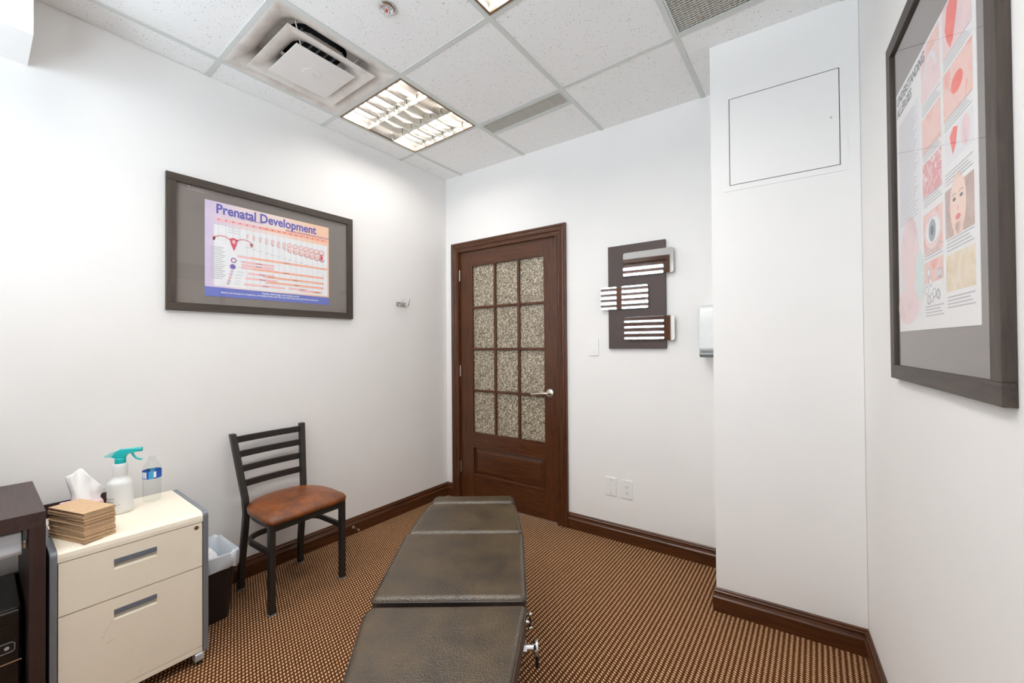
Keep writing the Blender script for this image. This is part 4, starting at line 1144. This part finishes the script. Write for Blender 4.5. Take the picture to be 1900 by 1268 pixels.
# tissue box with a tissue standing out
t = empty('tissue_box', (0.182, -2.155, 0.600), 0.0); tag(t, 'pale pink tissue box with a white tissue pulled up', 'tissue box')
B((-0.05, -0.058, 0.0016), (0.05, 0.052, 0.054)).build('carton', 'pinkcard', t, bevel=0.003)
B((-0.012, -0.035, 0.0542), (0.012, 0.035, 0.0548)).build('opening_slit', 'dark', t)
n1, n2 = 22, 12                       # pleated sheet: two corners up, sloping down to the right
vs = []; fs = []
for j in range(n2 + 1):
    v = j / n2
    for i in range(n1 + 1):
        u = i / n1
        zt = 0.164 + 0.020 * (u / 0.4) if u < 0.4 else 0.184 - 0.098 * ((u - 0.4) / 0.6) ** 0.9
        yt, yb0 = -0.044 + 0.104 * u, -0.034 + 0.082 * u
        fold = 0.010 * math.sin(u * 9 + 1.2 * v) + 0.006 * math.sin(u * 19 - 2 * v) * v
        vs.append((0.004 + fold * (0.5 + 0.7 * v) + 0.016 * (1 - v) * math.sin(u * 3.1), yb0 + (yt - yb0) * v ** 0.8 + 0.004 * math.sin(v * 5 + u * 3), 0.052 + (zt - 0.052) * v))
for j in range(n2):
    for i in range(n1): a = j * (n1 + 1) + i; fs.append((a, a + 1, a + n1 + 2, a + n1 + 1))
ts = MB().add(vs, fs).build('tissue', 'tissue', t, smooth=True, angle=70)
sm = ts.modifiers.new('thickness', 'SOLIDIFY'); sm.thickness = 0.0012

# spray bottle
t = empty('spray_bottle', (0.262, -2.060, 0.6012), math.radians(62)); tag(t, 'frosted plastic spray bottle with teal trigger head on cabinet', 'spray bottle')
body = MB().lathe([(0.001, 0.0), (0.034, 0.0), (0.0385, 0.004), (0.0395, 0.02), (0.0395, 0.112), (0.0385, 0.120), (0.033, 0.128), (0.026, 0.134), (0.0225, 0.142), (0.0225, 0.148), (0.0232, 0.150), (0.0225, 0.154), (0.0232, 0.158), (0.0225, 0.162), (0.0232, 0.166), (0.0225, 0.170), (0.0230, 0.186), (0.020, 0.193), (0.014, 0.196)], 36).build('bottle', 'spray', t, smooth=True, angle=60)
sc_ = MB()
random.seed(2)
for row, (z, a0, a1) in enumerate(((0.062, -2.55, -1.75), (0.050, -2.55, -1.85), (0.038, -2.6, -1.35))):
    a = a0
    while a < a1:
        pts = []
        for k in range(5):
            aa = a + 0.02 * k
            zz = z + random.uniform(-0.0032, 0.0032)
            pts.append((0.0400 * math.cos(aa), 0.0400 * math.sin(aa), zz))
        sc_.tube(pts, 0.00035, 4)
        a += random.uniform(0.09, 0.13)
sc_.build('handwriting', 'ink', body)
MB().lathe([(0.0165, 0.192), (0.0175, 0.194), (0.0175, 0.212), (0.014, 0.215)], 24).build('collar', 'teal', t, smooth=True)
hp = [(-0.026, 0.222), (-0.012, 0.214), (0.016, 0.214), (0.020, 0.226), (0.036, 0.233), (0.058, 0.236), (0.060, 0.246), (0.052, 0.250), (0.0, 0.250), (-0.012, 0.244)]
hd = MB().prism(hp, -0.012, 0.012, 'y').build('spray_head', 'teal', t, bevel=0.003)
MB().cyl((0.046, 0, 0.243), (0.068, 0, 0.2435), 0.009, 14).build('nozzle', 'teal', hd, smooth=True)
MB().prism([(-0.0125, 0.243), (-0.013, 0.216), (-0.026, 0.222), (-0.046, 0.224), (-0.048, 0.228), (-0.03, 0.238)], -0.011, 0.011, 'y').build('rear_shroud', 'tealclear', hd, bevel=0.002)
MB().tube([(0.034, 0, 0.238), (0.040, 0, 0.222), (0.048, 0, 0.210), (0.060, 0, 0.203), (0.068, 0, 0.2025)], 0.004, flat=(0.012, 0.005)).build('trigger', 'teal', hd, bevel=0.001, seg=1)
MB().cyl((0.004, 0, 0.196), (0.006, 0.004, 0.01), 0.0022, 8).build('dip_tube', 'white_plastic', t)

# water bottle
t = empty('water_bottle', (0.207, -1.952, 0.6012), 0.0); tag(t, 'small clear empty water bottle with blue label', 'bottle')
MT['pet'] = sheet_glass('clear_plastic', (0.95, 0.96, 0.96))
pr_ = [(0.002, 0.003), (0.026, 0.0), (0.031, 0.006)]
z = 0.010
for k in range(6): pr_ += [(0.0318, z), (0.0302, z + 0.006), (0.0318, z + 0.012)]; z += 0.014
pr_ += [(0.0315, 0.098), (0.0315, 0.130), (0.0318, 0.134), (0.030, 0.146), (0.024, 0.160), (0.0165, 0.170), (0.0125, 0.174), (0.0125, 0.178), (0.0150, 0.180), (0.0125, 0.183), (0.0122, 0.190), (0.0115, 0.190)]
bt = MB().lathe(pr_, 32, cap=False).build('bottle_shell', 'pet', t, smooth=True, angle=50)
pcol('l_blue', (36, 96, 190)); pcol('l_navy', (44, 56, 120)); pcol('l_sky', (70, 168, 214))
lb = MB()
seg = 48
for k in range(seg):
    a0, a1 = 2 * math.pi * k / seg, 2 * math.pi * (k + 1) / seg
    q = k % 24
    mi = 1 if q in (0, 1) else 2 if q in (22, 23, 20, 21) else 0
    lb.add([(0.0322 * math.cos(a), 0.0322 * math.sin(a), zz) for a, zz in ((a0, 0.098), (a1, 0.098), (a1, 0.131), (a0, 0.131))], [(0, 1, 2, 3)], mi)
lab = lb.build('label', ['l_blue', 'l_navy', 'l_sky'], t, smooth=True)
wl = MB()
for a0, a1, z0, z1, mi in ((-1.62, -1.45, 0.101, 0.128, 0), (-1.36, -0.78, 0.101, 0.128, 0), (-0.02, 0.24, 0.103, 0.128, 0), (-1.2, -0.95, 0.104, 0.107, 1), (-1.2, -0.95, 0.113, 0.1145, 1), (-1.2, -0.95, 0.118, 0.119, 1), (-1.2, -0.95, 0.123, 0.124, 1)):
    n = 6; r_ = 0.0324 if mi == 0 else 0.0326
    for k in range(n):
        b0, b1 = a0 + (a1 - a0) * k / n, a0 + (a1 - a0) * (k + 1) / n
        wl.add([(r_ * math.cos(a), r_ * math.sin(a), zz) for a, zz in ((b0, z0), (b1, z0), (b1, z1), (b0, z1))], [(0, 1, 2, 3)], mi)
wl.build('label_print', ['p_white', 'ink'], lab)

# dark board standing between the cabinet and the wall
o = B((0.028, -2.262, 0.0), (0.036, -2.045, 0.633)).build('backing_panel', 'desk_z', bevel=0.0015)
tag(o, 'thin dark board standing upright between cabinet and left wall', 'board')

# ---------------------------------------------------------------- desk and computer
t = empty('computer_desk', (0.09, -2.279, 0)); tag(t, 'dark wood desk with slide-out keyboard tray at the left edge', 'desk')
# local x forward from the back edge, y negative towards the rear of the room
DL = 0.70
B((0, -DL, 0.705), (0.48, 0, 0.75)).build('desk_top', 'desk', t, bevel=0.0015)
B((0.0, -0.034, 0), (0.48, 0, 0.705)).build('side_panel', 'desk_z', t, bevel=0.0015)
B((0.0, -DL, 0), (0.48, -DL + 0.034, 0.705)).build('side_panel', 'desk_z', t, bevel=0.0015)
B((0.0, -DL + 0.034, 0.30), (0.016, -0.034, 0.42)).build('back_rail', 'desk', t)
tr = B((0.06, -DL + 0.046, 0.640), (0.425, -0.046, 0.658)).build('keyboard_tray', 'silver', t, bevel=0.004, seg=2)
tr['label'] = 'silver keyboard tray'
MB().prism([(0.425, 0.628), (0.448, 0.622), (0.452, 0.634), (0.440, 0.690), (0.425, 0.696)], -DL + 0.046, -0.046, 'y').build('tray_lip', 'silver', tr, bevel=0.003)
for y in (-0.040, -DL + 0.040):
    sl = B((0.08, y - 0.0045, 0.636), (0.44, y + 0.0045, 0.660)).build('tray_runner', 'chrome', tr, bevel=0.002)
    for x in (0.12, 0.40):
        B((x, y - 0.004, 0.660), (x + 0.035, y + 0.005, 0.705)).build('runner_bracket', 'greysteel', sl)

t = empty('computer_tower', (0.10, -2.322, 0)); tag(t, 'black computer tower with front ports under the desk', 'computer')
B((0, -0.185, 0.008), (0.335, 0, 0.425)).build('case', 'black_plastic', t, bevel=0.004)
fb = B((0.336, -0.187, 0.008), (0.365, 0.001, 0.43)).build('front_bezel', 'gloss_black', t, bevel=0.008, seg=3)
B((0.3655, -0.175, 0.300), (0.367, -0.012, 0.338)).build('port_panel', 'black_plastic', fb, bevel=0.0005)
pp = MB()
for k in range(5): pp.lathe([(0.0055, 0.367), (0.0055, 0.3682)], 14, (0, -0.03 - 0.022 * k, 0.318), 'x')
pp.build('ports', 'silver', fb)
MB().tube([(0.3672, -0.17, 0.333), (0.3672, -0.02, 0.333), (0.3672, -0.014, 0.328), (0.3672, -0.014, 0.308), (0.3672, -0.02, 0.303), (0.3672, -0.17, 0.303)], 0.0008, 6).build('panel_outline', 'silver', fb)
B((0.366, -0.186, 0.268), (0.3675, 0.0, 0.272)).build('chrome_strip', 'chrome', fb)
B((0.3655, -0.175, 0.345), (0.3668, -0.012, 0.385)).build('drive_bay', 'gloss_black', fb, bevel=0.001)
for x in (0.04, 0.30):
    for y in (-0.16, -0.025): MB().cyl((x, y, 0), (x, y, 0.009), 0.012, 12).build('foot', 'black_plastic', t)
